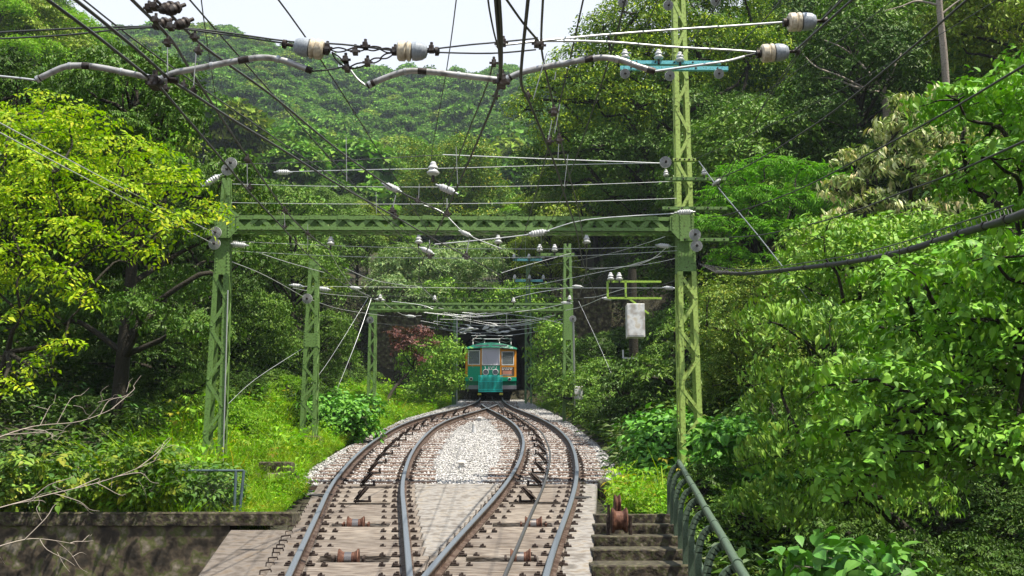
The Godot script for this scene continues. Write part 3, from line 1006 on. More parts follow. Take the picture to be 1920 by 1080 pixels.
func portals() -> void:
	# first portal frame
	var pl := at(421, 432, D1)
	var pr := at(1286, 445, D1)
	pr.z = pl.z
	var gl := tk(pl.x, -pl.z / cos(GRADE), -0.1)
	var gr := tk(pr.x, -pr.z / cos(GRADE), -0.1)
	gl.y = tk(0, -pl.z / cos(GRADE), -0.2).y
	gr.y = tk(0, -pr.z / cos(GRADE), -0.4).y
	var yb := at(860, 436, D1).y
	var yt := at(860, 406, D1).y
	var t := thing("lattice_post", gl, "green lattice post rising from the grassy bank behind the wire fence", "post", "posts of the front portal")
	footing(gl, t)
	lattice(t, gl, gl.y, at(415, 520, D1).y, 0.34, 0.25, 0.42, M.green_paint)
	plated(t, gl, at(415, 520, D1).y, yt + 0.002, 0.24, 0.20, M.green_paint)
	lattice(t, gl, yt + 0.01, at(428, 330, D1).y, 0.17, 0.13, 0.3, M.green_paint)
	t = thing("lattice_post", gr, "tall green lattice post, sunlight in its colour, with a turquoise crossarm, beside the handrail", "post", "posts of the front portal")
	footing(gr, t)
	lattice(t, gr, gr.y, at(1286, 512, D1).y, 0.39, 0.31, 0.47, M.green_sunlit)
	plated(t, gr, at(1286, 512, D1).y, yt + 0.002, 0.30, 0.27, M.green_paint)
	lattice(t, gr, yt + 0.01, at(1270, -90, D1).y, 0.27, 0.21, 0.46, M.green_sunlit)
	var cd := G.new()
	cd.tube(PackedVector3Array([gl + Vector3(0.19, 0.0, 0.19), gl + Vector3(0.13, 3.2, 0.15)]), 0.011, 0.011, 6)
	var cdt := thing("conduit", gl + Vector3(0.2, 0, 0.2), "thin grey conduit clipped to the green post behind the wire fence", "conduit")
	own("pipe", cd, M.galvanised, cdt)
	var a := Vector3(pl.x - 0.1, (yb + yt) * 0.5, pl.z)
	var b := Vector3(pr.x + 0.13, (yb + yt) * 0.5, pl.z)
	var beam := truss("truss_beam", a, b, yt - yb, 0.34, 0.44, M.green_paint, "green riveted truss beam spanning the line between the two nearer posts")
	for e in [[pl.x, 1.0], [pr.x, -1.0]]:
		for zs in [1.0, -1.0]:
			var g := G.new()
			var z: float = pl.z + zs * 0.182
			var w := 0.27
			var x0: float = e[0] - 0.12 * e[1]
			var x1: float = e[0] + w * e[1]
			var q := [Vector3(x0, yb - 0.13, z), Vector3(e[0] + 0.13 * e[1], yb - 0.13, z), Vector3(x1, yb + 0.03, z), Vector3(x1, yt, z), Vector3(e[0] + 0.16 * e[1], yt + 0.07, z), Vector3(x0, yt + 0.07, z)]
			for k in range(1, q.size() - 1):
				var back := Vector3(0, 0, -0.008 * zs)
				if (e[1] > 0.0) == (zs > 0.0):
					g.tri(q[0], q[k], q[k + 1]); g.tri(q[0] + back, q[k + 1] + back, q[k] + back)
				else:
					g.tri(q[0], q[k + 1], q[k]); g.tri(q[0] + back, q[k] + back, q[k + 1] + back)
			own("gusset_plate", g, M.green_paint, beam)
			if zs > 0.0:
				g = G.new()
				for k in 9:
					for r in [Vector2(x0 + 0.03 * e[1], 0), Vector2(e[0] + 0.1 * e[1], 0), Vector2(e[0] + 0.23 * e[1], 1)]:
						var y := lerpf(yb - 0.1, yt + 0.05, k / 8.0) if r.y == 0 else lerpf(yb + 0.04, yt - 0.02, k / 8.0)
						g.lathe(frame(Vector3(r.x, y, z), Vector3.BACK, Vector3.UP), [[0.014, 0.0], [0.011, 0.008], [0.0, 0.012]], 6)
				own("rivets", g, M.green_paint, beam).set_meta("kind", "stuff")

	# crossarms of the tall post
	crossarm(Vector3(0, 0, 0), 1176, 1352, 116.5, D1 - 0.2, M.blue_paint, 0.055, "upper turquoise channel crossarm bolted across the tall post")
	crossarm(Vector3(0, 0, 0), 1163, 1366, 127, D1 - 0.45, M.blue_paint, 0.06, "lower turquoise channel crossarm with insulators hanging below it")
	crossarm(Vector3(0, 0, 0), 1247, 1362, 335, D1 - 0.22, M.green_paint, 0.05, "short green crossarm on the tall post with two small insulators")
	crossarm(Vector3(0, 0, 0), 1242, 1364, 390, D1 - 0.22, M.green_paint, 0.045, "short green crossarm on the tall post just above the truss beam")
	crossarm(Vector3(0, 0, 0), 1275, 1367, 449, D1 - 0.22, M.green_paint, 0.05, "short green crossarm on the tall post just under the truss beam")
	crossarm(Vector3(0, 0, 0), 1262, 1305, 299, D1 - 0.22, M.green_sunlit, 0.04, "short green strap coloured as sunlit across the tall post")

	# second portal frame, farther along the line
	pl = at(700, 575, D2)
	pr = at(1065, 575, D2)
	pr.z = pl.z
	yb = at(880, 584, D2).y
	yt = at(880, 568, D2).y
	gl = Vector3(pl.x, tk(0, -pl.z / cos(GRADE), -0.2).y, pl.z)
	gr = Vector3(pr.x, tk(0, -pr.z / cos(GRADE), -0.3).y, pr.z)
	t = thing("lattice_post", gl, "slim green lattice post on the bank beside the red-leaved tree", "post", "posts of the rear portal")
	footing(gl, t)
	lattice(t, gl, gl.y, at(700, 608, D2).y, 0.30, 0.26, 0.4, M.green_paint)
	plated(t, gl, at(700, 608, D2).y, yt, 0.26, 0.24, M.green_paint)
	t = thing("lattice_post", gr, "green lattice post with a wide crossarm near its top", "post", "posts of the rear portal")
	footing(gr, t)
	lattice(t, gr, gr.y, at(1065, 640, D2).y, 0.40, 0.34, 0.42, M.green_paint)
	plated(t, gr, at(1065, 640, D2).y, yt, 0.34, 0.32, M.green_paint)
	lattice(t, gr, yt + 0.01, at(1062, 452, D2).y, 0.32, 0.24, 0.35, M.green_paint)
	truss("truss_beam", Vector3(pl.x - 0.1, (yb + yt) * 0.5, pl.z), Vector3(pr.x + 0.15, (yb + yt) * 0.5, pl.z), yt - yb, 0.3, 0.5, M.green_paint, "green truss beam of the farther portal, above the car")
	crossarm(Vector3(0, 0, 0), 1006, 1077, 477, D2 - 0.3, M.green_paint, 0.09, "wide crossarm near the top of the wide-armed post")

	# a post that stands alone on the bank
	var ps := at(594, 490, 27.0)
	var gs := Vector3(ps.x - 0.06, tk(0, -ps.z / cos(GRADE), 0.1).y, ps.z)
	t = thing("lattice_post", gs, "green lattice post standing alone among the shrubs of the bank", "post")
	footing(gs, t)
	lattice(t, gs, gs.y, at(580, 656, 27).y, 0.37, 0.31, 0.38, M.green_paint)
	plated(t, gs, at(580, 656, 27).y, at(580, 630, 27).y, 0.33, 0.32, M.green_paint)
	lattice(t, gs, at(580, 630, 27).y, ps.y - 0.12, 0.30, 0.21, 0.36, M.green_paint)
	plated(t, gs, ps.y - 0.12, ps.y, 0.22, 0.21, M.green_paint)

	# poles by the tunnel
	var pt := at(990, 482, 54.0)
	var gt := Vector3(pt.x, tk(0, -pt.z / cos(GRADE), -0.2).y, pt.z)
	t = thing("lattice_post", gt, "grey green lattice pole beside the tunnel mouth with two blue crossarms", "post")
	lattice(t, gt, gt.y, at(990, 560, 54).y, 0.34, 0.28, 0.5, M.green_dark)
	lattice(t, gt, at(990, 560, 54).y + 0.01, pt.y, 0.2, 0.16, 0.5, M.green_dark)
	crossarm(Vector3(0, 0, 0), 962, 1017, 487, 53.8, M.blue_paint, 0.1, "upper blue crossarm with white insulators beside the tunnel")
	crossarm(Vector3(0, 0, 0), 965, 1020, 526, 53.8, M.blue_paint, 0.1, "lower blue crossarm with white insulators beside the tunnel")
	var pp := at(853, 590, 52.0)
	var gp := Vector3(pp.x, tk(0, -pp.z / cos(GRADE), -0.2).y, pp.z)
	t = thing("pole", gp, "slender grey pole beside the grassy bank near the car", "pole")
	var g4 := G.new()
	g4.tube(PackedVector3Array([gp, pp]), 0.11, 0.08, 10)
	own("shaft", g4, M.green_dark, t)
	g4 = G.new()
	g4.tube(PackedVector3Array([gp + Vector3(0.12, 0, 0.1), pp + Vector3(0.1, 0, 0.1)]), 0.035, 0.035, 8)
	own("pipe", g4, M.galvanised, t)

func crossarm(_o: Vector3, x0: float, x1: float, py: float, d: float, paint: Material, h: float, label: String) -> void:
	var a := at(x0, py, d)
	var b := at(x1, py, d)
	b.y = a.y
	b.z = a.z
	var t := thing("crossarm", (a + b) * 0.5, label, "crossarm")
	var g := G.new()
	g.bar(a, b, 0.012, h, Vector3.UP)
	g.bar(a + Vector3(0, h * 0.5, -0.03), b + Vector3(0, h * 0.5, -0.03), 0.055, 0.01, Vector3.UP)
	g.bar(a + Vector3(0, -h * 0.5, -0.03), b + Vector3(0, -h * 0.5, -0.03), 0.055, 0.01, Vector3.UP)
	own("channel", g, paint, t)
	g = G.new()
	for k in 5:
		g.lathe(frame(a.lerp(b, (k + 0.5) / 5.0) + Vector3(0, 0, 0.006), Vector3.BACK, Vector3.UP), [[0.016, 0.0], [0.016, 0.01], [0.008, 0.02], [0.0, 0.021]], 6)
	own("bolts", g, M.fitting, t).set_meta("kind", "stuff")


# ---------------------------------------------------------------- the car and the tunnel

func front_z(x: float) -> float:
	return -maxf(0.0, absf(x) - 0.44) * 0.42

func facet(g: G, x0: float, x1: float, y0: float, y1: float, out := 0.0, deep := 0.05) -> void:   # a panel that follows the bowed front
	var cuts := [x0]
	for c in [-0.44, 0.44]:
		if c > x0 + 0.01 and c < x1 - 0.01:
			cuts.append(c)
	cuts.append(x1)
	for k in cuts.size() - 1:
		var a: float = cuts[k]
		var b: float = cuts[k + 1]
		var za := front_z(a) + out
		var zb := front_z(b) + out
		var f := [Vector3(a, y0, za), Vector3(b, y0, zb), Vector3(b, y1, zb), Vector3(a, y1, za)]
		var r := [Vector3(a, y0, za - deep), Vector3(b, y0, zb - deep), Vector3(b, y1, zb - deep), Vector3(a, y1, za - deep)]
		g.quad(f[0], f[1], f[2], f[3])
		g.quad(r[1], r[0], r[3], r[2])
		for e in 4:
			var j := (e + 1) % 4
			g.quad(r[e], r[j], f[j], f[e])

func ring_of(g: G, x0: float, x1: float, y0: float, y1: float, w: float, out: float) -> void:
	facet(g, x0, x1, y0, y0 + w, out, 0.03)
	facet(g, x0, x1, y1 - w, y1, out, 0.03)
	facet(g, x0, x0 + w, y0 + w, y1 - w, out, 0.03)
	facet(g, x1 - w, x1, y0 + w, y1 - w, out, 0.03)

func cable_car() -> void:
	var c := thing("cable_car", tk(-0.12, 55.6, 0), "green and orange cable car standing before the tunnel mouth", "cable car")
	c.basis = line_frame(Vector3.ZERO).basis
	var long := 9.0
	var g := G.new()
	facet(g, -0.43, 0.43, 1.0, 1.53)
	facet(g, -1.1, -0.5, 0.98, 1.5)
	part("front_panel", g.mesh(), M.car_green, c)
	g = G.new()
	for x in [[-1.205, -1.1], [1.1, 1.205]]:
		facet(g, x[0], x[1], 0.95, 2.33, 0.012)
	part("corner_post", g.mesh(), M.car_orange, c)
	for x in [[-0.5, -0.43], [0.43, 0.5]]:
		g = G.new()
		facet(g, x[0], x[1], 1.0, 2.36, 0.014)
		part("door_post", g.mesh(), M.car_orange, c)
	g = G.new()
	facet(g, -1.1, -0.5, 1.5, 1.57, 0.01)
	facet(g, 0.5, 1.1, 1.46, 1.55, 0.01)
	facet(g, 0.5, 1.1, 2.2, 2.3, 0.005)
	facet(g, 0.5, 1.1, 0.98, 1.03, 0.005)
	part("window_rail", g.mesh(), M.car_orange, c)
	g = G.new()
	facet(g, 0.5, 1.1, 1.03, 1.46, -0.005)
	var sign := part("notice_board", g.mesh(), M.car_sign, c)
	sign.set_meta("label", "brown notice board with pale printing below the side window")
	g = G.new()
	for k in 6:
		facet(g, 0.53 + k * 0.085, 0.595 + k * 0.085, 1.395, 1.445, 0.002, 0.005)
	for k in 4:
		facet(g, 0.53 + k * 0.12 + (k % 2) * 0.02, 0.62 + k * 0.12, 1.325, 1.365, 0.002, 0.005)
	facet(g, 0.52, 1.0, 1.08, 1.1, 0.002, 0.005)
	part("pale_print", g.mesh(), M.car_white, sign)
	g = G.new()
	facet(g, 0.56, 0.98, 1.13, 1.29, 0.0015, 0.004)
	part("picture_print", g.mesh(), M.car_pink, sign)
	for w in [[-1.085, -0.51, 1.57, 2.25], [-0.425, 0.425, 1.55, 2.385], [0.505, 1.09, 1.55, 2.2]]:
		g = G.new()
		ring_of(g, w[0], w[1], w[2], w[3], 0.035, 0.018)
		var f := part("window_frame", g.mesh(), M.car_white, c)
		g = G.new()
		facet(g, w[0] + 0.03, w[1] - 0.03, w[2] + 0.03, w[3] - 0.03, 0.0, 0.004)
		part("pane", g.mesh(), M.glass_sky_tint if absf(w[0] + w[1]) < 0.01 else M.glass, f)
	g = G.new()
	g.bar(Vector3(-0.92, 1.6, 0.0), Vector3(-0.84, 1.44, -0.1), 0.02, 0.015)
	g.bar(Vector3(-0.25, 2.1, 0.03), Vector3(-0.12, 1.6, 0.03), 0.014, 0.012)
	part("wiper", g.mesh(), M.galvanised, c)
	# fascia and roof
	g = G.new()
	for k in 12:
		var x0 := lerpf(-1.24, 1.24, k / 12.0)
		var x1 := lerpf(-1.24, 1.24, (k + 1) / 12.0)
		var y0 := 2.36 + 0.26 * (1.0 - pow(absf(x0) / 1.24, 2.0))
		var y1 := 2.36 + 0.26 * (1.0 - pow(absf(x1) / 1.24, 2.0))
		var l0 := 2.30 + 0.08 * (1.0 - pow(absf(x0) / 1.24, 2.0))
		var l1 := 2.30 + 0.08 * (1.0 - pow(absf(x1) / 1.24, 2.0))
		var z0 := front_z(x0) + 0.09
		var z1 := front_z(x1) + 0.09
		g.quad(Vector3(x0, l0, z0), Vector3(x1, l1, z1), Vector3(x1, y1, z1 - 0.12), Vector3(x0, y0, z0 - 0.12))
		g.quad(Vector3(x0, y0, z0 - 0.12), Vector3(x1, y1, z1 - 0.12), Vector3(x1, y1 + 0.02, -long), Vector3(x0, y0 + 0.02, -long))
		g.quad(Vector3(x0, l0, -long), Vector3(x1, l1, -long), Vector3(x1, l1, z1), Vector3(x0, l0, z0))
	part("roof", g.mesh(), M.car_green_dark, c)
	g = G.new()
	for x in [[-0.76, -0.08], [0.08, 0.76]]:
		g.bar(Vector3(x[0], 2.47, 0.045), Vector3(x[1], 2.47, 0.045), 0.02, 0.07)
	part("roof_vent", g.mesh(), M.car_grey, c)
	g = G.new()
	for k in 22:
		var x := lerpf(-1.2, 1.2, k / 21.0)
		g.box(Transform3D(Basis(), Vector3(x, 2.325 + 0.07 * (1.0 - pow(absf(x) / 1.24, 2.0)), front_z(x) + 0.11)), Vector3(0.05, 0.018, 0.03))
	part("gutter", g.mesh(), M.car_green, c)
	# lower front
	g = G.new()
	facet(g, -1.21, 1.21, 0.8, 0.99, 0.05, 0.2)
	part("apron_panel", g.mesh(), M.car_green, c)
	g = G.new()
	facet(g, -1.2, 1.2, 0.58, 0.8, 0.0, 0.2)
	part("valance", g.mesh(), M.car_green_dark, c)
	g = G.new()
	facet(g, -1.21, 1.21, 0.42, 0.6, 0.06, 0.25)
	part("bumper", g.mesh(), M.car_grey, c)
	for x in [-0.24, 0.215]:
		g = G.new()
		g.lathe(frame(Vector3(x, 1.225, 0.02), Vector3.BACK, Vector3.UP), [[0.0, 0.0], [0.12, 0.0], [0.145, 0.04], [0.145, 0.1], [0.12, 0.115], [0.115, 0.1]], 24)
		var hl := part("headlight", g.mesh(), M.car_white, c)
		g = G.new()
		g.lathe(frame(Vector3(x, 1.225, 0.02), Vector3.BACK, Vector3.UP), [[0.116, 0.1], [0.06, 0.108], [0.0, 0.11]], 24)
		part("lens", g.mesh(), M.car_grey, hl)
		g = G.new()
		g.bar(Vector3(x, 1.34, 0.06), Vector3(x + (-0.04 if x < 0 else 0.06), 1.5, 0.03), 0.016, 0.016)
		part("lamp_stem", g.mesh(), M.car_white, hl)
	for x in [-0.93, 0.885]:
		g = G.new()
		g.lathe(frame(Vector3(x, 0.9, front_z(x) + 0.05), Vector3.BACK, Vector3.UP), [[0.07, 0.0], [0.085, 0.02], [0.085, 0.06], [0.06, 0.07]], 16)
		var ml := part("marker_lamp", g.mesh(), M.car_white, c)
		g = G.new()
		g.lathe(frame(Vector3(x, 0.9, front_z(x) + 0.05), Vector3.BACK, Vector3.UP), [[0.061, 0.062], [0.03, 0.08], [0.0, 0.085]], 16)
		part("lens", g.mesh(), M.rubber, ml)
	var cow := Node3D.new()
	cow.name = "fender_grille"
	cow.set_meta("label", "bright teal fender grille of upright bars")
	c.add_child(cow)
	for k in 19:
		var x := lerpf(-0.56, 0.53, k / 18.0)
		g = G.new()
		g.tube(smooth([Vector3(x, 1.07, 0.2), Vector3(x, 0.9, 0.29), Vector3(x, 0.6, 0.33), Vector3(x, 0.3, 0.36)], 3), 0.013, 0.013, 6)
		part("bar", g.mesh(), M.car_teal, cow)
	for y in [[1.06, 0.2], [0.8, 0.31], [0.42, 0.345], [0.33, 0.355]]:
		g = G.new()
		g.bar(Vector3(-0.58, y[0], y[1] - 0.012), Vector3(0.55, y[0], y[1] - 0.012), 0.02, 0.04)
		part("cross_bar", g.mesh(), M.car_teal, cow)
	g = G.new()
	g.box(Transform3D(Basis(), Vector3(-0.015, 0.6, 0.2)), Vector3(1.05, 0.5, 0.02))
	part("backing", g.mesh(), M.car_green_dark, cow)
	for x in [-0.53, 0.49]:
		g = G.new()
		g.box(Transform3D(Basis(), Vector3(x, 0.2, 0.1)), Vector3(0.17, 0.09, 0.1), 0.02)
		part("yellow_block", g.mesh(), M.yellow_paint, c)
	# body shell
	for x in [-1.0, 1.0]:
		g = G.new()
		var zf := front_z(1.2) - 0.06
		g.box(Transform3D(Basis(), Vector3(x * 1.17, 1.05, (zf - long) * 0.5)), Vector3(0.06, 1.0, long + zf))
		g.box(Transform3D(Basis(), Vector3(x * 1.17, 2.28, (zf - long) * 0.5)), Vector3(0.06, 0.14, long + zf))
		for k in 7:
			g.box(Transform3D(Basis(), Vector3(x * 1.17, 1.88, zf - 0.1 - k * (long + zf - 0.2) / 6.0)), Vector3(0.06, 0.66, 0.16))
		part("side_wall", g.mesh(), M.car_green, c)
	g = G.new()
	g.box(Transform3D(Basis(), Vector3(0, 0.62, -long * 0.5 - 0.2)), Vector3(2.3, 0.1, long - 0.6))
	g.box(Transform3D(Basis(), Vector3(0, 1.5, -3.4)), Vector3(2.2, 1.7, 0.06))
	part("floor", g.mesh(), M.car_inside, c)
	g = G.new()
	g.box(Transform3D(Basis(), Vector3(0, 1.75, -3.2)), Vector3(0.8, 1.2, 0.06))
	part("inner_door", g.mesh(), M.car_pink, c)
	g = G.new()
	g.box(Transform3D(Basis(), Vector3(0.05, 1.85, -3.14)), Vector3(0.3, 0.8, 0.04))
	part("inner_window", g.mesh(), M.porcelain_blue, c)
	for x in [-0.75, 0.78]:
		g = G.new()
		g.box(Transform3D(Basis(), Vector3(x, 1.45, -1.6)), Vector3(0.5, 0.7, 0.12), 0.03)
		g.box(Transform3D(Basis(), Vector3(x, 1.1, -1.35)), Vector3(0.5, 0.12, 0.5), 0.02)
		part("seat", g.mesh(), M.car_inside if x < 0 else M.porcelain_blue, c)
	g = G.new()
	g.box(Transform3D(Basis(), Vector3(0, 0.42, -long * 0.5)), Vector3(1.9, 0.3, long - 1.0))
	for z in [-1.2, -long + 1.4]:
		for x in [-0.53, 0.53]:
			g.lathe(frame(Vector3(x - 0.05, 0.25, z), Vector3.RIGHT), [[0.0, 0.0], [0.25, 0.0], [0.25, 0.1], [0.0, 0.1]], 18)
		g.bar(Vector3(-0.6, 0.25, z), Vector3(0.6, 0.25, z), 0.1, 0.1)
	part("underframe", g.mesh(), M.dark_metal, c)
	# roof gear
	for x in [-0.58, 0.68]:
		var f := Node3D.new()
		f.name = "current_collector"
		c.add_child(f, true)
		for z in [-0.5, -1.5]:
			g = G.new()
			for k in 4:
				var a0: Array = [[-0.33, 2.72], [-0.05, 2.95], [0.3, 2.74], [0.05, 2.62], [-0.33, 2.72]][k]
				var a1: Array = [[-0.33, 2.72], [-0.05, 2.95], [0.3, 2.74], [0.05, 2.62], [-0.33, 2.72]][k + 1]
				g.tube(PackedVector3Array([Vector3(x + a0[0], a0[1], z), Vector3(x + a1[0], a1[1], z - 0.2)]), 0.015, 0.015, 6)
			part("frame_tube", g.mesh(), M.worn_steel, f)
		g = G.new()
		g.tube(PackedVector3Array([Vector3(x - 0.35, 2.95, -0.6), Vector3(x + 0.35, 2.95, -0.6)]), 0.016, 0.016, 6)
		g.tube(PackedVector3Array([Vector3(x - 0.3, 2.83, -1.4), Vector3(x + 0.35, 2.81, -1.4)]), 0.016, 0.016, 6)
		part("pan_head", g.mesh(), M.galvanised, f)
		for e in [-0.28, 0.27]:
			g = G.new()
			g.lathe(Transform3D(Basis(), Vector3(x + e, 2.5, -0.55)), [[0.03, 0.0], [0.045, 0.05], [0.03, 0.07], [0.045, 0.1], [0.03, 0.12], [0.02, 0.2], [0.0, 0.2]], 10)
			part("insulator", g.mesh(), M.tube_grey, f)
	g = G.new()
	g.tube(PackedVector3Array([Vector3(-0.3, 2.79, -0.8), Vector3(0.42, 2.79, -0.8)]), 0.025, 0.025, 6)
	part("roof_bar", g.mesh(), M.galvanised, c)
	# the company's mark
	var txt := TextMesh.new()
	txt.text = "KC"
	var fnt := SystemFont.new()
	fnt.font_names = PackedStringArray(["Droid Serif"])
	fnt.font_weight = 800
	txt.font = fnt
	txt.font_size = 48
	txt.pixel_size = 0.0046
	txt.depth = 0.008
	var sl := Basis(Vector3(1.0, 0, 0), Vector3(0.2, 1.0, 0), Vector3(0, 0, 1))
	var kc := part("emblem_letters", txt, M.car_white, c, Transform3D(sl, Vector3(0.0, 1.4, 0.012)))
	kc.set_meta("label", "white letters of the emblem above the headlights")

	# tunnel mouth
	var tn := thing("tunnel_portal", tk(-0.1, 58.9, 0), "dark mossy tunnel mouth behind the green car", "tunnel")
	tn.basis = line_frame(Vector3.ZERO).basis
	var arc := []
	var hw := 2.15
	for k in 17:
		var an := PI * k / 16.0
		arc.append(Vector2(-hw * cos(an), 2.1 + 1.75 * sin(an)))
	arc.push_front(Vector2(-hw, -0.4))
	arc.append(Vector2(hw, -0.4))
	g = G.new()
	for k in arc.size() - 1:
		var p0: Vector2 = arc[k]
		var p1: Vector2 = arc[k + 1]
		g.quad(Vector3(p0.x, p0.y, 0.3), Vector3(p0.x, p0.y, -26), Vector3(p1.x, p1.y, -26), Vector3(p1.x, p1.y, 0.3))
		g.quad(Vector3(p1.x * 1.18, p1.y * 1.14, -26), Vector3(p0.x * 1.18, p0.y * 1.14, -26), Vector3(p0.x * 1.18, p0.y * 1.14, 0.3), Vector3(p1.x * 1.18, p1.y * 1.14, 0.3))
	g.box(Transform3D(Basis(), Vector3(0, 1.8, -26.1)), Vector3(5.2, 5.0, 0.2))
	part("lining", g.mesh(), M.tunnel_lining, tn)
	var ring := G.new()
	for k in arc.size() - 1:
		var p0: Vector2 = arc[k]
		var p1: Vector2 = arc[k + 1]
		ring.quad(Vector3(p0.x, p0.y, 0.3), Vector3(p1.x, p1.y, 0.3), Vector3(p1.x * 1.18, p1.y * 1.14, 0.3), Vector3(p0.x * 1.18, p0.y * 1.14, 0.3))
	part("arch_ring", ring.mesh(), M.concrete_dark, tn)
	g = G.new()
	for k in arc.size() - 1:
		var p0: Vector2 = arc[k]
		var p1: Vector2 = arc[k + 1]
		var o0 := Vector2(clampf(p0.x * 3.0, -6.0, 6.0) if k > 0 else -6.0, 5.4 if k > 0 and k < 18 else -0.6)
		var o1 := Vector2(clampf(p1.x * 3.0, -6.0, 6.0) if k < 17 else 6.0, 5.4 if k < 17 else -0.6)
		g.quad(Vector3(p0.x * 1.1, p0.y * 1.1, 0.1), Vector3(p1.x * 1.1, p1.y * 1.1, 0.1), Vector3(o1.x, o1.y, 0.1), Vector3(o0.x, o0.y, 0.1))
	g.quad(Vector3(-6, 5.4, 0.1), Vector3(6, 5.4, 0.1), Vector3(6, 5.4, -2.6), Vector3(-6, 5.4, -2.6))
	part("head_wall", g.mesh(), M.wall_moss, tn)


# ---------------------------------------------------------------- wires and insulators

var shapes := {}

func lathe_mesh(prof: Array, sides := 16) -> ArrayMesh:
	var g := G.new()
	g.lathe(Transform3D(), prof, sides)
	return g.mesh()

func insulator_shapes() -> void:
	shapes.bell = lathe_mesh([[0.0, -0.02], [0.03, -0.02], [0.065, 0.0], [0.068, 0.015], [0.05, 0.03], [0.04, 0.05], [0.055, 0.06], [0.05, 0.075], [0.035, 0.09], [0.032, 0.115], [0.02, 0.13], [0.0, 0.132]])
	shapes.pin = lathe_mesh([[0.016, -0.09], [0.016, -0.02], [0.0, -0.019]], 8)
	var rings := [[0.02, -0.03]]
	for k in 5:
		rings.append([0.1 - k * 0.02, -0.022 + k * 0.007])
		rings.append([0.098 - k * 0.02, 0.012 + k * 0.007])
		rings.append([0.091 - k * 0.02, 0.012 + k * 0.007])
		rings.append([0.089 - k * 0.02, -0.022 + k * 0.007])
	rings.append([0.0, 0.04])
	shapes.disc = lathe_mesh(rings, 28)
	shapes.disc_cap = lathe_mesh([[0.02, 0.02], [0.022, 0.05], [0.012, 0.07], [0.012, 0.12], [0.0, 0.121]], 10)
	shapes.strain = lathe_mesh([[0.0, -0.1], [0.03, -0.1], [0.04, -0.085], [0.05, -0.07], [0.04, -0.055], [0.05, -0.035], [0.04, -0.02], [0.05, 0.0], [0.04, 0.02], [0.05, 0.04], [0.04, 0.055], [0.05, 0.075], [0.03, 0.1], [0.0, 0.1]])
	shapes.strain_cap = lathe_mesh([[0.0, -0.17], [0.012, -0.17], [0.014, -0.13], [0.03, -0.12], [0.032, -0.095], [0.0, -0.09]], 10)
	shapes.strain_cap2 = lathe_mesh([[0.0, 0.09], [0.032, 0.095], [0.03, 0.12], [0.014, 0.13], [0.012, 0.17], [0.0, 0.17]], 10)
	shapes.spool_pale = lathe_mesh([[0.0, -0.062], [0.034, -0.062], [0.043, -0.055], [0.044, -0.03], [0.036, -0.024], [0.043, -0.018], [0.044, -0.006], [0.03, 0.0], [0.0, 0.0]], 20)
	shapes.spool_blue = lathe_mesh([[0.0, 0.0], [0.04, 0.002], [0.042, 0.02], [0.038, 0.045], [0.028, 0.062], [0.012, 0.068], [0.0, 0.068]], 20)
	shapes.spool_iron = lathe_mesh([[0.008, -0.085], [0.02, -0.085], [0.02, -0.065], [0.008, -0.06], [0.008, 0.066], [0.008, 0.1], [0.02, 0.1], [0.02, 0.115], [0.008, 0.12]], 10)
	shapes.hanger = lathe_mesh([[0.0, -0.05], [0.018, -0.05], [0.03, -0.03], [0.036, 0.0], [0.03, 0.018], [0.036, 0.03], [0.026, 0.05], [0.012, 0.06], [0.012, 0.09], [0.0, 0.09]], 14)

func insulator(kind: String, p: Vector3, axis: Vector3, size: float, label: String, group: String) -> void:
	var t := thing({"bell": "pin_insulator", "disc": "disc_insulator", "strain": "strain_insulator", "spool": "spool_insulator", "hanger": "hanger_insulator"}[kind], p, label, "insulator", group)
	t.transform = Transform3D(frame(Vector3.ZERO, axis).basis.scaled(Vector3.ONE * size), p)
	match kind:
		"bell":
			part("porcelain", shapes.bell, M.porcelain, t)
			part("pin", shapes.pin, M.fitting, t)
		"disc":
			part("porcelain", shapes.disc, M.porcelain, t)
			part("cap", shapes.disc_cap, M.fitting, t)
		"strain":
			part("porcelain", shapes.strain, M.porcelain, t)
			part("end_cap", shapes.strain_cap, M.galvanised, t)
			part("end_cap", shapes.strain_cap2, M.galvanised, t)
		"spool":
			part("porcelain", shapes.spool_pale, M.porcelain_aged, t)
			part("cup", shapes.spool_blue, M.porcelain_blue, t)
			part("clevis", shapes.spool_iron, M.fitting, t)
		"hanger":
			part("body", shapes.hanger, M.fitting, t)

func wire(pts: Array, r: float, look: Material, label: String, group := "overhead wires", called := "overhead_wire", category := "wire") -> Node3D:
	var p := []
	for q in pts:
		p.append(at(q[0], q[1], q[2]))
	var c := smooth(p, 4) if p.size() > 2 else PackedVector3Array(p)
	for e in 2:      # wires that leave the view go on to their next support
		var q: Array = pts[0] if e == 0 else pts[-1]
		if q[1] < -5.0 or q[0] < -5.0 or q[0] > 1925.0:
			var a := c[0] if e == 0 else c[c.size() - 1]
			var b := c[1] if e == 0 else c[c.size() - 2]
			var far_end := a + (a - b).normalized() * 9.0
			if e == 0:
				c.insert(0, far_end)
			else:
				c.append(far_end)
	var g := G.new()
	g.tube(c, r, r, 6)
	var t := thing(called, c[0], label, category, group)
	own("strand", g, look, t)
	return t

func ld(y: float, k := 1.0) -> float:        # depth of a wire that runs along the line 1.5 k metres above the eye
	return k * 3300.0 / (670.0 - y)

func run_wire(pts: Array, k: float, r: float, look: Material, label: String, group := "wires running along the line") -> Node3D:
	var q := []
	for p in pts:
		q.append([p[0], p[1], ld(p[1], k)])
	return wire(q, r, look, label, group, "contact_wire")

func sag(a: Array, b: Array, drop: float) -> Array:
	var o := []
	for k in 7:
		var u := k / 6.0
		o.append([lerpf(a[0], b[0], u), lerpf(a[1], b[1], u) + drop * 4.0 * u * (1.0 - u), lerpf(a[2], b[2], u)])
	return o

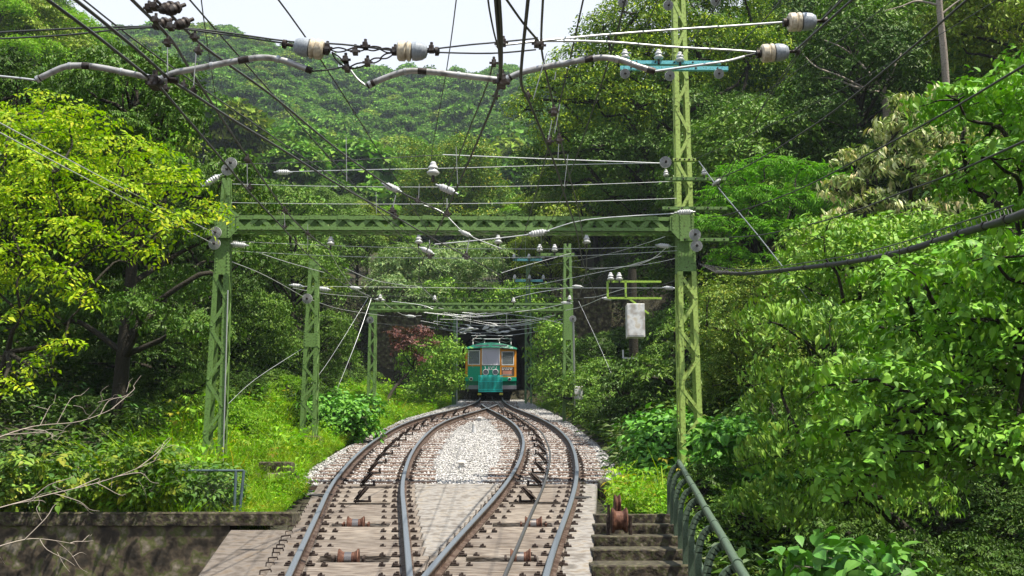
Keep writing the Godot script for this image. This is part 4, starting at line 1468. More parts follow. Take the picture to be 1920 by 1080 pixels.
func pull_off(pts: Array, d: float, label: String) -> void:
	var p := []
	for q in pts:
		p.append(at(q[0], q[1], d))
	var c := smooth(p, 8)
	var t := thing("pull_off_arm", c[c.size() / 2], label, "pull-off arm", "bent tube arms above the line")
	var g := G.new()
	g.tube(c, 0.0165, 0.0165, 10)
	own("tube", g, M.tube_grey, t)
	for k in [[0, 4], [c.size() - 5, c.size() - 1], [c.size() / 2 - 3, c.size() / 2]]:
		g = G.new()
		g.tube(c.slice(k[0], k[1] + 1), 0.0185, 0.0185, 10)
		own("sleeve", g, M.fitting, t)
	for k in [2, c.size() / 3, c.size() * 2 / 3]:
		g = G.new()
		var dirv := (c[k + 1] - c[k]).normalized()
		g.tube(PackedVector3Array([c[k] - dirv * 0.008, c[k] + dirv * 0.008]), 0.02, 0.02, 10)
		own("clamp", g, M.galvanised, t)

func fitting(p: Vector3, size: float, label: String, group: String) -> void:     # a bolted wire clamp
	var t := thing("wire_clamp", p, label, "clamp", group)
	var g := G.new()
	g.box(Transform3D(Basis(), Vector3.ZERO), Vector3(0.03, 0.035, 0.06) * size, 0.004)
	g.lathe(Transform3D(Basis(), Vector3(0, 0.012 * size, 0)), [[0.009 * size, 0.0], [0.009 * size, 0.03 * size], [0.0, 0.031 * size]], 6)
	g.bar(Vector3(-0.03, 0, 0) * size, Vector3(0.03, 0, 0) * size, 0.012 * size, 0.012 * size)
	part("body", g.mesh(), M.fitting, t)

func wires() -> void:
	insulator_shapes()
	var dk: Material = M.wire_dark
	var lt: Material = M.wire_light
	# contact wires that come over the viewer and run up the line
	run_wire([[20, -52], [90, 0], [187, 72], [297, 160]], 1.0, 0.0082, dk, "dark contact wire clamped to the joint of the outer bent tube arm")
	run_wire([[297, 160], [417, 300], [467, 360], [530, 427], [577, 477], [640, 530], [700, 560]], 1.0, 0.0082, dk, "dark contact wire leaving the outer bent tube arm and passing the lone post")
	run_wire([[70, -50], [142, 0], [253, 90], [317, 147], [363, 177], [440, 227], [533, 283], [640, 350], [730, 400], [813, 448], [870, 478], [937, 515]], 1.0, 0.0082, dk, "long dark contact wire crossing the truss beam on its way to the car")
	run_wire([[190, -60], [248, 0], [320, 73], [360, 137], [410, 213], [463, 293], [533, 392], [577, 438], [617, 467]], 1.06, 0.0085, M.cable, "grey carrier wire descending past the end of the truss beam")
	run_wire([[240, -50], [293, 0], [370, 77], [430, 122], [520, 187], [640, 286], [735, 352], [803, 385], [828, 400]], 1.2, 0.0085, M.cable, "grey carrier wire with a round insulator above the truss beam")
	run_wire([[927, -40], [929, 0], [936, 90], [938, 150]], 1.0, 0.0075, dk, "paired dark wire hanging above the inner tube joint, thicker strand")
	run_wire([[934, -40], [936, 0], [940, 80], [935, 160], [903, 247], [853, 360], [826, 420], [800, 470], [790, 500]], 1.0, 0.0082, dk, "dark contact wire bending at the inner tube joint towards the truss beam")
	run_wire([[925, 110], [913, 160], [873, 260], [840, 350], [828, 400]], 1.1, 0.005, M.cable, "thin carrier wire beside the bending contact wire")
	run_wire([[993, -40], [990, 0], [977, 133], [980, 167], [993, 193], [1040, 307], [1060, 370], [1080, 430], [1096, 500], [1120, 560]], 1.0, 0.0082, dk, "dark contact wire swinging under the inner tube arm towards the wide-armed post")
	run_wire([[1020, -40], [1018, 0], [1015, 83], [1023, 133], [1040, 207], [1060, 300], [1083, 387], [1092, 440], [1100, 500], [1085, 560]], 1.1, 0.006, M.cable, "grey carrier wire with short droppers beside the swinging contact wire")
	run_wire([[914, -10], [918, 20], [926, 60], [934, 90]], 0.95, 0.004, dk, "short thin dropper above the inner tube joint")
	run_wire([[940, -15], [980, 42], [1008, 75]], 1.0, 0.006, M.cable, "short thick wire slanting to the clamp above the inner arm")
	wire([[375, -20, 9.0], [383, 43, 10.0], [393, 110, 12.0], [410, 217, 16.0], [427, 300, D1 - 0.3]], 0.005, dk, "thin stay wire coming down to the top of the post behind the fence", "stay wires")
	wire([[858, -20, 8.5], [837, 133, 11.5], [810, 283, D1 - 1.0], [812, 312, D1 - 0.8]], 0.005, dk, "thin wire coming down to the grey bell insulator", "stay wires")
	for q in [[[120, -30], [300, 110], [520, 262], [690, 380], [800, 470], [850, 520]], [[500, -30], [600, 110], [720, 300], [800, 430], [850, 510]], [[1180, -30], [1130, 150], [1060, 350], [1010, 470], [985, 530]], [[1100, -30], [1050, 190], [1000, 380], [965, 500]], [[330, -30], [470, 130], [640, 320], [760, 450], [835, 520]]]:
		run_wire(q, 1.35, 0.0055, dk, "thin dark feeder wire running up the line above the contact wires")
	# droppers between carrier and contact wires
	for q in [[314, 85, 314, 140], [368, 95, 363, 160], [1042, 135, 1040, 150], [1025, 100, 1000, 185], [1050, 195, 1040, 250], [1035, 225, 1028, 262], [1048, 262, 1046, 300], [1065, 290, 1058, 350], [463, 293, 464, 350], [533, 392, 534, 425], [649, 258, 650, 340], [786, 345, 785, 372], [855, 275, 858, 345], [577, 420, 577, 470], [705, 360, 706, 400]]:
		var d := ld((q[1] + q[3]) * 0.5, 1.02)
		wire([[q[0], q[1], d], [q[2], q[3], d]], 0.0028, M.wire_light, "short thin dropper hanging between two wires", "droppers between the wires", "dropper")
	# clamps on them
	for q in [[290, 12], [279, 15], [320, 50], [292, 38], [365, 70], [314, 80], [372, 95], [311, 165], [363, 170], [345, 160], [936, 82], [944, 80], [926, 118], [1015, 85], [1006, 82], [1038, 210], [1030, 265], [1048, 262], [930, 180], [990, 180], [464, 300], [534, 395], [577, 438], [534, 425], [468, 352], [783, 376]]:
		fitting(at(q[0], q[1], ld(q[1], 1.03)), 0.8 if q[1] < 200 else 1.1, "small dark clamp bolted on the wires", "wire clamps")
	for q in [[301, 45, 6.2], [312, 15, 6.0], [340, 45, 6.2], [324, 18, 6.0]]:
		insulator("hanger", at(q[0], q[1], q[2]), Vector3(0.6, 0.5, -0.4), 0.85, "black lumpy hanger insulator where two carrier wires cross the sky", "black hanger insulators")
	# bent tube arms and their strain wires
	pull_off([[68, 150], [88, 140], [120, 126], [150, 123], [190, 127], [240, 137], [290, 147], [335, 150]], 6.3, "bent grey tube arm against the forest, end sleeve pointing at the yellow green tree")
	pull_off([[302, 150], [325, 137], [372, 128], [440, 115], [490, 108], [530, 113], [560, 124], [585, 133]], 6.3, "bent grey tube arm against the far hill, lower end at the wire joint")
	pull_off([[688, 161], [720, 147], [760, 134], [800, 134], [860, 141], [920, 148], [955, 153]], 6.4, "bent grey tube arm crossing the strip of sky")
	pull_off([[948, 150], [975, 137], [1030, 124], [1090, 113], [1130, 108], [1165, 113], [1195, 124], [1228, 134]], 6.4, "bent grey tube arm in front of the big dark tree")
	for q in [[290, 155, 6.25], [940, 153, 6.35]]:
		fitting(at(q[0], q[1], q[2]), 1.6, "large dark clamp joining two bent tube arms", "tube joints")
	wire([[-30, 140, 6.3], [40, 147, 6.3], [70, 151, 6.3]], 0.006, lt, "pale tail wire at the outer tube arm end", "strain wires of the tube arms")
	wire([[583, 134, 6.3], [620, 130, 6.3], [650, 124, 6.3]], 0.005, dk, "twisted tail wire between the tube arm and the sky-side links", "strain wires of the tube arms")
	wire([[688, 162, 6.4], [670, 148, 6.4], [655, 128, 6.4]], 0.006, lt, "pale tail wire leading up from the sky-side tube arm", "strain wires of the tube arms")
	wire([[1226, 134, 6.4], [1290, 125, 6.4], [1360, 115, 6.4], [1395, 106, 6.55]], 0.007, lt, "thick pale strain wire from the tube arm to the spool insulator", "strain wires of the tube arms")
	wire([[1000, 77, 6.3], [1130, 78, 6.4], [1260, 88, 6.5], [1370, 94, 6.6], [1420, 98, 6.6]], 0.006, lt, "beaded pale span wire reaching the lower spool insulator", "strain wires of the tube arms")
	wire([[930, 86, 6.2], [1100, 68, 6.4], [1270, 55, 6.6], [1380, 48, 6.7], [1478, 41, 6.7]], 0.006, lt, "upper pale span wire reaching the higher spool insulator", "strain wires of the tube arms")
	wire([[812, 92, 6.3], [880, 84, 6.2], [925, 80, 6.2], [1005, 72, 6.2]], 0.0045, dk, "thin dark span wire between the sky spool insulator and the wire clamp", "strain wires of the tube arms")
	wire([[812, 98, 6.3], [920, 100, 6.2], [1005, 93, 6.2]], 0.0045, dk, "lower thin dark span wire beside the sky spool insulator", "strain wires of the tube arms")
	wire([[-30, 62, 6.6], [150, 53, 6.5], [290, 50, 6.3], [400, 58, 6.3], [545, 78, 6.3], [640, 83, 6.3], [740, 95, 6.3]], 0.005, dk, "upper thin span wire crossing the whole forest to the pale spools", "strain wires of the tube arms")
	wire([[-30, 74, 6.6], [120, 66, 6.5], [290, 51, 6.3], [430, 66, 6.3], [545, 83, 6.3]], 0.005, dk, "lower thin span wire ending at the pale spool insulator", "strain wires of the tube arms")
	for q in [[[580, 90], Vector3(-1, 0.16, 0), "pale spool insulator with a blue grey cup, against the far hill"], [[772, 96], Vector3(1, 0, 0), "pale spool insulator with a blue grey cup, against the sky"]]:
		insulator("spool", at(q[0][0], q[0][1], 6.3), q[1], 1.25, q[2], "spool insulators of the tube arms")
	insulator("spool", at(1503, 41, 6.7), Vector3(1, 0.05, 0), 1.25, "higher pale spool insulator in front of the dark hillside", "spool insulators of the tube arms")
	insulator("spool", at(1452, 99, 6.6), Vector3(1, 0.08, 0), 1.2, "lower pale spool insulator in front of the dark hillside", "spool insulators of the tube arms")
	# chain links between the spools
	for q in [[618, 93, 650, 94], [650, 94, 685, 92], [685, 92, 715, 90], [712, 92, 742, 97], [622, 98, 648, 125], [652, 128, 690, 118], [690, 117, 715, 110], [712, 110, 738, 100]]:
		var t := thing("chain_link", at((q[0] + q[2]) * 0.5, (q[1] + q[3]) * 0.5, 6.3), "small dark steel link between the pale spool insulators", "link", "links between the spools")
		var g := G.new()
		var a := at(q[0], q[1], 6.3)
		var b := at(q[2], q[3], 6.3)
		var m := (a + b) * 0.5
		var off := (b - a).normalized().cross(fwd).normalized() * 0.012
		g.tube(smooth([a, m + off, b, m - off, a], 4), 0.0042, 0.0042, 6)
		own("loop", g, M.fitting, t)
	for q in [[666, 96], [685, 86], [689, 117], [648, 112], [651, 128], [614, 90], [741, 96], [809, 92]]:
		fitting(at(q[0], q[1], 6.3), 0.9, "small dark clamp bolted between the steel links", "clamps of the links")
	wire([[1395, 106, 6.6], [1420, 100, 6.6]], 0.007, dk, "short dark rod holding the lower spool insulator", "strain wires of the tube arms")
	wire([[1490, 96, 6.6], [1530, 60, 6.0], [1620, -20, 5.2]], 0.006, dk, "stay wire from the lower spool insulator up out of view", "stay wires")
	wire([[1540, 38, 6.7], [1600, -20, 6.0]], 0.006, dk, "stay wire from the higher spool insulator up out of view", "stay wires")
	# wires at the first portal
	wire([[590, 303, D1], [700, 298, D1], [800, 292, D1], [830, 291, D1]], 0.006, dk, "dark span wire above the truss beam, far half", "span wires of the front portal")
	wire([[830, 290, D1], [1000, 297, D1], [1240, 306, D1]], 0.008, lt, "bright span wire above the truss beam ending at the ring insulator", "span wires of the front portal")
	wire([[540, 322, D1], [700, 318, D1], [860, 315, D1], [1100, 308, D1], [1240, 306, D1]], 0.006, lt, "second bright span wire above the truss beam", "span wires of the front portal")
	wire([[440, 308, D1], [520, 306, D1], [600, 303, D1]], 0.006, dk, "span wire leaving the ring insulators of the post behind the fence", "span wires of the front portal")
	insulator("strain", at(531, 323, D1), Vector3.RIGHT, 0.9, "small white insulator on the span wire above the truss beam", "insulators of the front portal")
	for q in [[433, 306], [426, 318], [404, 436], [402, 457], [1248, 304], [1303, 440], [1306, 461]]:
		insulator("disc", at(q[0], q[1], D1 - 0.35), Vector3(0.0, -0.1, 1.0), 0.95, "grey ringed disc insulator facing down the line at the front portal", "ringed disc insulators of the front portal")
	insulator("bell", at(812, 326, D1 - 0.8), Vector3.UP, 1.5, "grey bell insulator hanging over the truss beam", "insulators of the front portal")
	for q in [[735, 352, ld(352, 1.2)], [838, 355, ld(355, 1.1)], [800, 470, ld(470, 1.0)], [873, 438, D1 - 0.9]]:
		insulator("strain", at(q[0], q[1], q[2]), Vector3(0.8, -0.4, 0.2), 0.75, "round pale insulator on the carrier wires by the truss beam", "insulators of the front portal")
	for q in [[742, 366, 736, 392], [805, 450, 806, 476], [880, 448, 874, 478], [838, 372, 838, 398], [722, 396, 740, 402]]:
		wire([[q[0], q[1], D1 - 0.9], [q[2], q[3], D1 - 0.9]], 0.008, M.porcelain, "short white rod holding a wire clamp under the beam", "white rods of the front portal", "insulated_rod", "rod")
		fitting(at(q[2], q[3] + 3, D1 - 0.9), 2.2, "pale clamp cluster at the end of a white rod", "clamps of the front portal")
	for q in [[785, 455], [934, 455], [1100, 455], [620, 458]]:
		wire([[q[0], q[1], D1 - 0.1], [q[0], 440, D1 - 0.1]], 0.007, M.fitting, "short hanger rod between the truss beam and its bell insulator", "hanger rods under the truss beam", "hanger_rod", "rod")
		insulator("bell", at(q[0], q[1], D1 - 0.1), Vector3.UP, 1.0, "white bell insulator hanging just under the truss beam", "bell insulators under the truss beam")
	wire([[815, 458, D1 - 0.2], [900, 450, D1 - 0.2], [1007, 437, D1 - 0.2], [1100, 412, D1 - 0.2], [1270, 400, D1 - 0.3]], 0.009, lt, "bright strain wire with a white insulator across the truss beam", "span wires of the front portal")
	insulator("strain", at(1008, 437, D1 - 0.25), Vector3(1, 0.18, 0), 1.15, "large white ribbed insulator in the middle of the truss beam", "insulators of the front portal")
	insulator("strain", at(1284, 398, D1 - 0.3), Vector3(1, 0.05, 0), 1.0, "white ribbed insulator at the tall post", "insulators of the front portal")
	insulator("strain", at(446, 459, D1), Vector3(1, -0.05, 0), 1.0, "white ribbed insulator beside the riveted plate of the post behind the fence", "insulators of the front portal")
	wire([[795, 385, D1 - 0.9], [830, 398, D1 - 0.9], [873, 438, D1 - 0.9], [940, 466, D1 - 0.6]], 0.008, lt, "bright wire descending across the middle of the truss beam", "span wires of the front portal")
	wire([[785, 462, D1], [787, 500, 20.5], [795, 540, 25], [850, 590, 42]], 0.006, dk, "dark wire dropping from the bell insulator under the beam", "wires running along the line")
	wire([[934, 462, D1], [945, 500, 22], [960, 560, 35]], 0.006, dk, "dark wire dropping from the next bell insulator under the beam", "wires running along the line")
	# blue arms of the tall post
	for q in [[1172, 103], [1235, 103], [1275, 108]]:
		insulator("bell", at(q[0], q[1] + 6, D1 - 0.2), Vector3.UP, 1.15, "white pin insulator standing on the turquoise crossarm", "pin insulators on the turquoise crossarms")
	for q in [[1172, 138], [1256, 142], [1348, 138]]:
		insulator("disc", at(q[0], q[1], D1 - 0.5), Vector3(0, -0.3, 1), 0.8, "white disc insulator under the turquoise crossarm", "disc insulators under the turquoise crossarms")
	for q in [[1168, 4], [1253, 10], [1342, 2]]:
		insulator("disc", at(q[0], q[1], D1 - 0.9), Vector3(0.1, -0.3, 1), 0.8, "white disc insulator high on the tall post", "disc insulators high on the tall post")
	for q in [[1249, 337], [1320, 335]]:
		insulator("bell", at(q[0], q[1] - 8, D1 - 0.2), Vector3.UP, 0.75, "small grey pin insulator on the short green crossarm", "small pin insulators of the tall post")
	wire([[1180, 100, D1 - 0.3], [1215, 40, 13.0], [1240, -20, 10.0]], 0.006, dk, "line wire leaving the turquoise crossarm, first of three", "line wires of the tall post")
	wire([[1275, 105, D1 - 0.3], [1330, 30, 13.0], [1360, -20, 10.0]], 0.006, dk, "line wire leaving the turquoise crossarm, second of three", "line wires of the tall post")
	wire([[1362, 105, D1 - 0.3], [1430, 40, 13.0], [1480, -20, 10.0]], 0.006, dk, "line wire leaving the turquoise crossarm, third of three", "line wires of the tall post")
	wire([[1590, -20, 9.0], [1500, 95, 12.0], [1430, 200, 15.5], [1345, 370, D1]], 0.006, dk, "slanting dark wire behind the spool insulators, upper strand", "line wires of the tall post")
	wire([[1560, 10, 9.5], [1480, 130, 12.5], [1400, 250, 16.0], [1320, 400, D1]], 0.005, dk, "slanting dark wire behind the spool insulators, lower strand", "line wires of the tall post")
	# heavy lines on the other side
	wire([[1850, -30, 6.5], [1813, 0, 7.0], [1673, 120, 9.5], [1533, 230, 13.0], [1400, 312, 17.5], [1335, 338, D1]], 0.0085, M.rubber, "thick black line from the tall post, uppermost of the heavy lines", "heavy lines of the tall post", "power_line")
	wire([[1990, 85, 6.2], [1920, 123, 7.2], [1757, 220, 9.8], [1613, 297, 13.0], [1487, 360, 16.0], [1373, 400, 18.5], [1335, 406, D1]], 0.0085, M.rubber, "thick black line from the tall post, second of the heavy lines", "heavy lines of the tall post", "power_line")
	wire([[1990, 235, 6.5], [1920, 265, 7.5], [1780, 328, 10.0], [1693, 360, 12.0], [1613, 392, 14.0], [1530, 418, 16.0], [1430, 440, 18.0], [1367, 445, D1]], 0.0085, M.rubber, "thick black line from the tall post, third of the heavy lines", "heavy lines of the tall post", "power_line")
	var big := wire([[2000, 365, 6.6], [1900, 408, 7.8], [1800, 438, 9.3], [1690, 472, 11.5], [1600, 490, 13.5], [1500, 503, 15.5], [1400, 513, 18.0], [1345, 510, 18.9]], 0.03, M.rubber, "heavy black bundled cable lashed under its carrier wire", "heavy lines of the tall post", "bundled_cable", "cable")
	var lash := G.new()
	var cp := smooth([at(1900, 408, 7.8), at(1800, 438, 9.3), at(1690, 472, 11.5), at(1600, 490, 13.5), at(1500, 503, 15.5), at(1400, 513, 18.0), at(1345, 510, 18.9)], 12)
	var mp := smooth([at(1900, 385, 7.8), at(1800, 418, 9.3), at(1690, 455, 11.5), at(1600, 477, 13.5), at(1500, 494, 15.5), at(1400, 506, 18.0), at(1310, 495, 19.0)], 12)
	for k in cp.size() - 1:
		lash.tube(PackedVector3Array([cp[k] - Vector3(0, 0.031, 0), mp[k + 1]]), 0.003, 0.003, 4, false)
	own("lashing", lash, M.cable, big)
	lash = G.new()
	lash.tube(mp, 0.006, 0.006, 6)
	own("carrier_strand", lash, M.cable, big)
	for k in range(2, cp.size() - 2, 5):
		lash = G.new()
		var dv := (cp[k + 1] - cp[k]).normalized()
		lash.tube(PackedVector3Array([cp[k] - dv * 0.025, cp[k] + dv * 0.025]), 0.036, 0.036, 8)
		own("band", lash, M.fitting, big)
	wire([[1310, 302, D1 - 0.2], [1345, 350, D1 - 0.3], [1420, 440, D1 - 0.5], [1493, 533, D1 - 0.8], [1560, 620, D1 - 1.0]], 0.009, M.porcelain_blue, "blue grey guy rod slanting down from the tall post", "stay wires", "guy_wire")
	insulator("disc", at(1344, 343, D1 - 0.35), Vector3(0.5, -0.8, 0.2), 0.85, "grey bell disc on the slanting guy rod", "guy insulators")
	insulator("strain", at(398, 338, D1 - 0.3), Vector3(1, 0.7, 0), 1.1, "dark ribbed guy insulator beside the top of the post behind the fence", "guy insulators")
	# thin pair from the yellow-green tree
	wire([[-20, 220, 10.0], [120, 295, 13.0], [260, 368, 16.0], [402, 437, D1 - 0.4]], 0.006, lt, "upper thin pale wire passing before the yellow green tree", "pale pair of wires")
	wire([[-20, 238, 10.0], [120, 313, 13.0], [260, 386, 16.0], [400, 457, D1 - 0.4]], 0.006, lt, "lower thin pale wire passing before the yellow green tree", "pale pair of wires")
	# spans between the portals
	var spans := [
		[[[432, 490, D1], [500, 518, 22.0], [575, 560, 27.0]], "pale wire from the riveted plate to the lone post"],
		[[[485, 474, D1], [540, 492, 22.0], [608, 511, 26.0]], "pale wire ending before the lone post"],
		[[[578, 560, 27.0], [640, 580, 33.0], [720, 592, 38.0]], "pale wire from the lone post to the farther beam"],
		[[[615, 465, 20.0], [640, 510, 24.0], [665, 540, 30.0], [695, 556, 38.0]], "dark pale-ended wire slanting to the farther beam"],
		[[[648, 503, 24.0], [700, 525, 27.0], [760, 535, 31.0], [790, 537, 33.0]], "drooping pale wire before the grey green tree"],
		[[[548, 537, 27.0], [700, 538, 33.0], [960, 541, 38.0]], "long level pale wire across the middle"],
		[[[548, 540, 27.0], [620, 552, 30.0], [690, 557, 38.0]], "pale wire joining the farther beam end"],
		[[[690, 558, 38.0], [640, 640, 36.0], [600, 700, 34.0], [560, 745, 33.0]], "pale stay wire slanting down to the bank from the farther beam"],
		[[[696, 560, 38.5], [668, 640, 37.0], [628, 740, 36.0]], "pale guy rod slanting steeply down to the bank from the farther beam"],
		[[[565, 655, 27.0], [480, 710, 24.0], [425, 760, 21.0]], "pale stay wire between the lone post and the grass"],
		[[[735, 565, 38.5], [790, 572, 38.5], [812, 580, 38.5]], "pale wire on the face of the farther beam"],
		[[[720, 568, 38.0], [755, 590, 40.0], [790, 592, 43.0]], "pale wire under the farther beam"],
		[[[1250, 540, 30.0], [1090, 540, 36.0], [960, 541, 39.0]], "pale wire reaching the olive bracket pole"],
		[[[1255, 460, D1], [1200, 495, 24.0], [1105, 505, 30.0]], "pale wire crossing the dark trees to the carrier"],
		[[[1240, 480, D1 + 1], [1150, 505, 26.0], [1000, 535, 35.0], [940, 545, 39.0]], "long pale wire sagging across the dark trees"],
		[[[1175, 540, 32.0], [1120, 556, 35.0], [1095, 558, 37.0]], "short pale wire from the olive bracket"],
		[[[1130, 558, 34.0], [1090, 575, 37.0], [1060, 582, 38.0]], "short pale wire below the olive bracket"],
		[[[1075, 565, 38.0], [1020, 578, 38.5], [965, 585, 38.5]], "pale wire before the farther beam"],
		[[[965, 558, 38.5], [1010, 548, 38.5], [1085, 537, 38.0]], "pale wire rising to the white insulator of the farther beam"],
		[[[940, 512, 32.0], [985, 498, 34.0], [1070, 475, 38.5]], "pale wire ending at the wide crossarm"],
		[[[1085, 565, 38.0], [1120, 640, 36.0], [1150, 710, 34.5], [1185, 802, 33.0]], "pale guy wire slanting to the foot of the transformer pole"],
		[[[790, 538, 38.0], [830, 575, 40.0], [850, 592, 46.0]], "dark wire dipping towards the slender grey pole"],
		[[[1070, 610, 39.0], [1000, 595, 46.0], [940, 588, 52.0]], "pale wire from the wide-armed post to the tunnel"],
	]
	for q in spans:
		wire(q[0], 0.009 if "guy rod" in q[1] else (0.0045 if "stay" in q[1] or "guy" in q[1] else (0.0065 if q[0][0][2] < 30.0 else 0.0085)), lt, q[1], "pale wires between the portals")
	for q in [
		[[432, 470, D1], [1270, 470, D1], 14.0, "lowest thin span wire under the truss beam"], [[432, 452, D1], [1270, 462, D1], 9.0, "thin span wire just under the truss beam"],
		[[434, 380, D1], [1268, 372, D1], 6.0, "thin span wire close above the truss beam"], [[436, 345, D1], [1266, 340, D1], 8.0, "thin span wire between the post tops"],
		[[597, 520, 27.0], [1060, 520, D2], 10.0, "thin span wire from the lone post to the wide-armed post"], [[596, 545, 27.0], [1060, 556, D2], 8.0, "second thin span wire from the lone post to the wide-armed post"],
		[[590, 590, 27.0], [850, 612, 52.0], 6.0, "thin wire from the lone post to the slender grey pole"], [[704, 590, D2], [1060, 592, D2], 9.0, "thin span wire under the farther beam"],
		[[704, 606, D2], [1060, 604, D2], 12.0, "lower thin span wire under the farther beam"], [[853, 600, 52.0], [988, 596, 54.0], 6.0, "thin span wire before the tunnel mouth"],
		[[853, 615, 52.0], [988, 612, 54.0], 5.0, "lower thin span wire before the tunnel mouth"], [[1284, 480, D1], [1066, 500, D2], 10.0, "thin wire from the tall post to the wide-armed post"],
		[[1284, 520, D1], [1066, 560, D2], 10.0, "lower thin wire from the tall post to the wide-armed post"], [[1282, 430, D1], [992, 500, 54.0], 12.0, "long thin wire from the tall post to the blue crossarms"],
		[[1900, -20, 12.0], [1300, 300, D1], 16.0, "thin dark line from the tall post over the cream-leaved tree"], [[1700, -20, 12.0], [1290, 260, D1], 12.0, "thin dark line from the tall post over the feathery tree"]]:
		wire(sag(q[0], q[1], q[2]), 0.0045 if q[0][2] < 30.0 else 0.0065, dk if q[0][1] < 0 or q[0][1] > 500 else lt, q[3], "thin spans between the posts")
	for q in [[450, 459, 19.0], [556, 536, 27.0], [607, 542, 28.0], [665, 540, 31.0], [712, 562, 38.4], [1083, 537, 38.0], [1255, 540, 30.0], [1062, 568, 38.3], [1140, 560, 33.5], [770, 593, 40.0], [1245, 461, D1]]:
		insulator("strain", at(q[0], q[1], q[2]), Vector3(1, -0.1, 0), 0.85 if q[2] < 25 else 1.05, "white ribbed insulator on a pale wire between the portals", "insulators between the portals")
	for q in [[713, 560], [815, 562], [963, 566], [1068, 562]]:
		insulator("bell", at(q[0], q[1], 38.3), Vector3.UP, 1.1, "white bell insulator standing at the farther beam", "bell insulators of the farther beam")
	for q in [[576, 560, 26.5], [694, 600, 38.3], [1074, 598, 38.3]]:
		insulator("disc", at(q[0], q[1], q[2]), Vector3(0, -0.1, 1), 1.15, "pale ringed disc insulator on a farther post", "ringed discs of the farther posts")
	# the crowd of wires over the car
	rng.seed = 77
	for k in 13:
		var d := rng.randf_range(43.0, 54.0)
		var y := 586.0 + (d - 44.0) * 3.4 + rng.randf_range(-6.0, 8.0)
		var x0 := rng.randf_range(740.0, 850.0)
		var x1 := rng.randf_range(970.0, 1060.0)
		wire([[x0, y - rng.randf_range(0, 18), d - 1.0], [lerpf(x0, x1, 0.5), y + rng.randf_range(0, 7), d], [x1, y - rng.randf_range(0, 14), d - 1.0]], 0.008, lt, "pale span wire in the tangle above the car roof", "span wires above the car")
	for k in 26:
		var d := rng.randf_range(48.0, 55.0)
		insulator("strain", at(rng.randf_range(865, 985), 600 + (d - 44.0) * 2.4 + rng.randf_range(-5, 6), d), Vector3(1, rng.randf_range(-0.5, 0.5), 0), 0.9, "small pale insulator in the tangle of wires above the car roof", "insulators above the car")
	for k in 4:
		var x: float = [868.0, 905.0, 938.0, 962.0][k]
		wire([[x, 560, 40.0], [lerpf(x, 920, 0.5), 592, 47.0], [lerpf(x, 920, 0.7), 618, 56.0]], 0.01, dk, "dark contact wire leading to the tunnel above the car", "contact wires above the car", "contact_wire")
	for q in [[820, 590, 47.0], [950, 588, 47.0], [882, 588, 47.0]]:
		wire([[q[0], q[1] - 12, q[2]], [q[0], q[1] + 20, q[2]]], 0.012, lt, "short pale hanger above the car", "hangers above the car", "dropper")
	for x in [962, 990, 1016]:
		insulator("bell", at(x + 2, 484, 53.7), Vector3.UP, 1.5, "white pin insulator on the upper blue crossarm by the tunnel", "pin insulators by the tunnel")
		insulator("bell", at(x + 3, 523, 53.7), Vector3.UP, 1.5, "white pin insulator on the lower blue crossarm by the tunnel", "pin insulators by the tunnel")
	for x in [966, 985, 1014]:
		wire([[x, 482, 53.6], [x + 1, 440, 45.0], [x + 2, 405, 38.0]], 0.008, lt, "thin line wire rising from the blue crossarms", "line wires by the tunnel")
	for x in [1012, 1040]:
		insulator("bell", at(x, 470, D2 - 0.4), Vector3.UP, 1.6, "grey pin insulator on the wide crossarm", "pin insulators on the wide crossarm")


# ---------------------------------------------------------------- small things beside the line

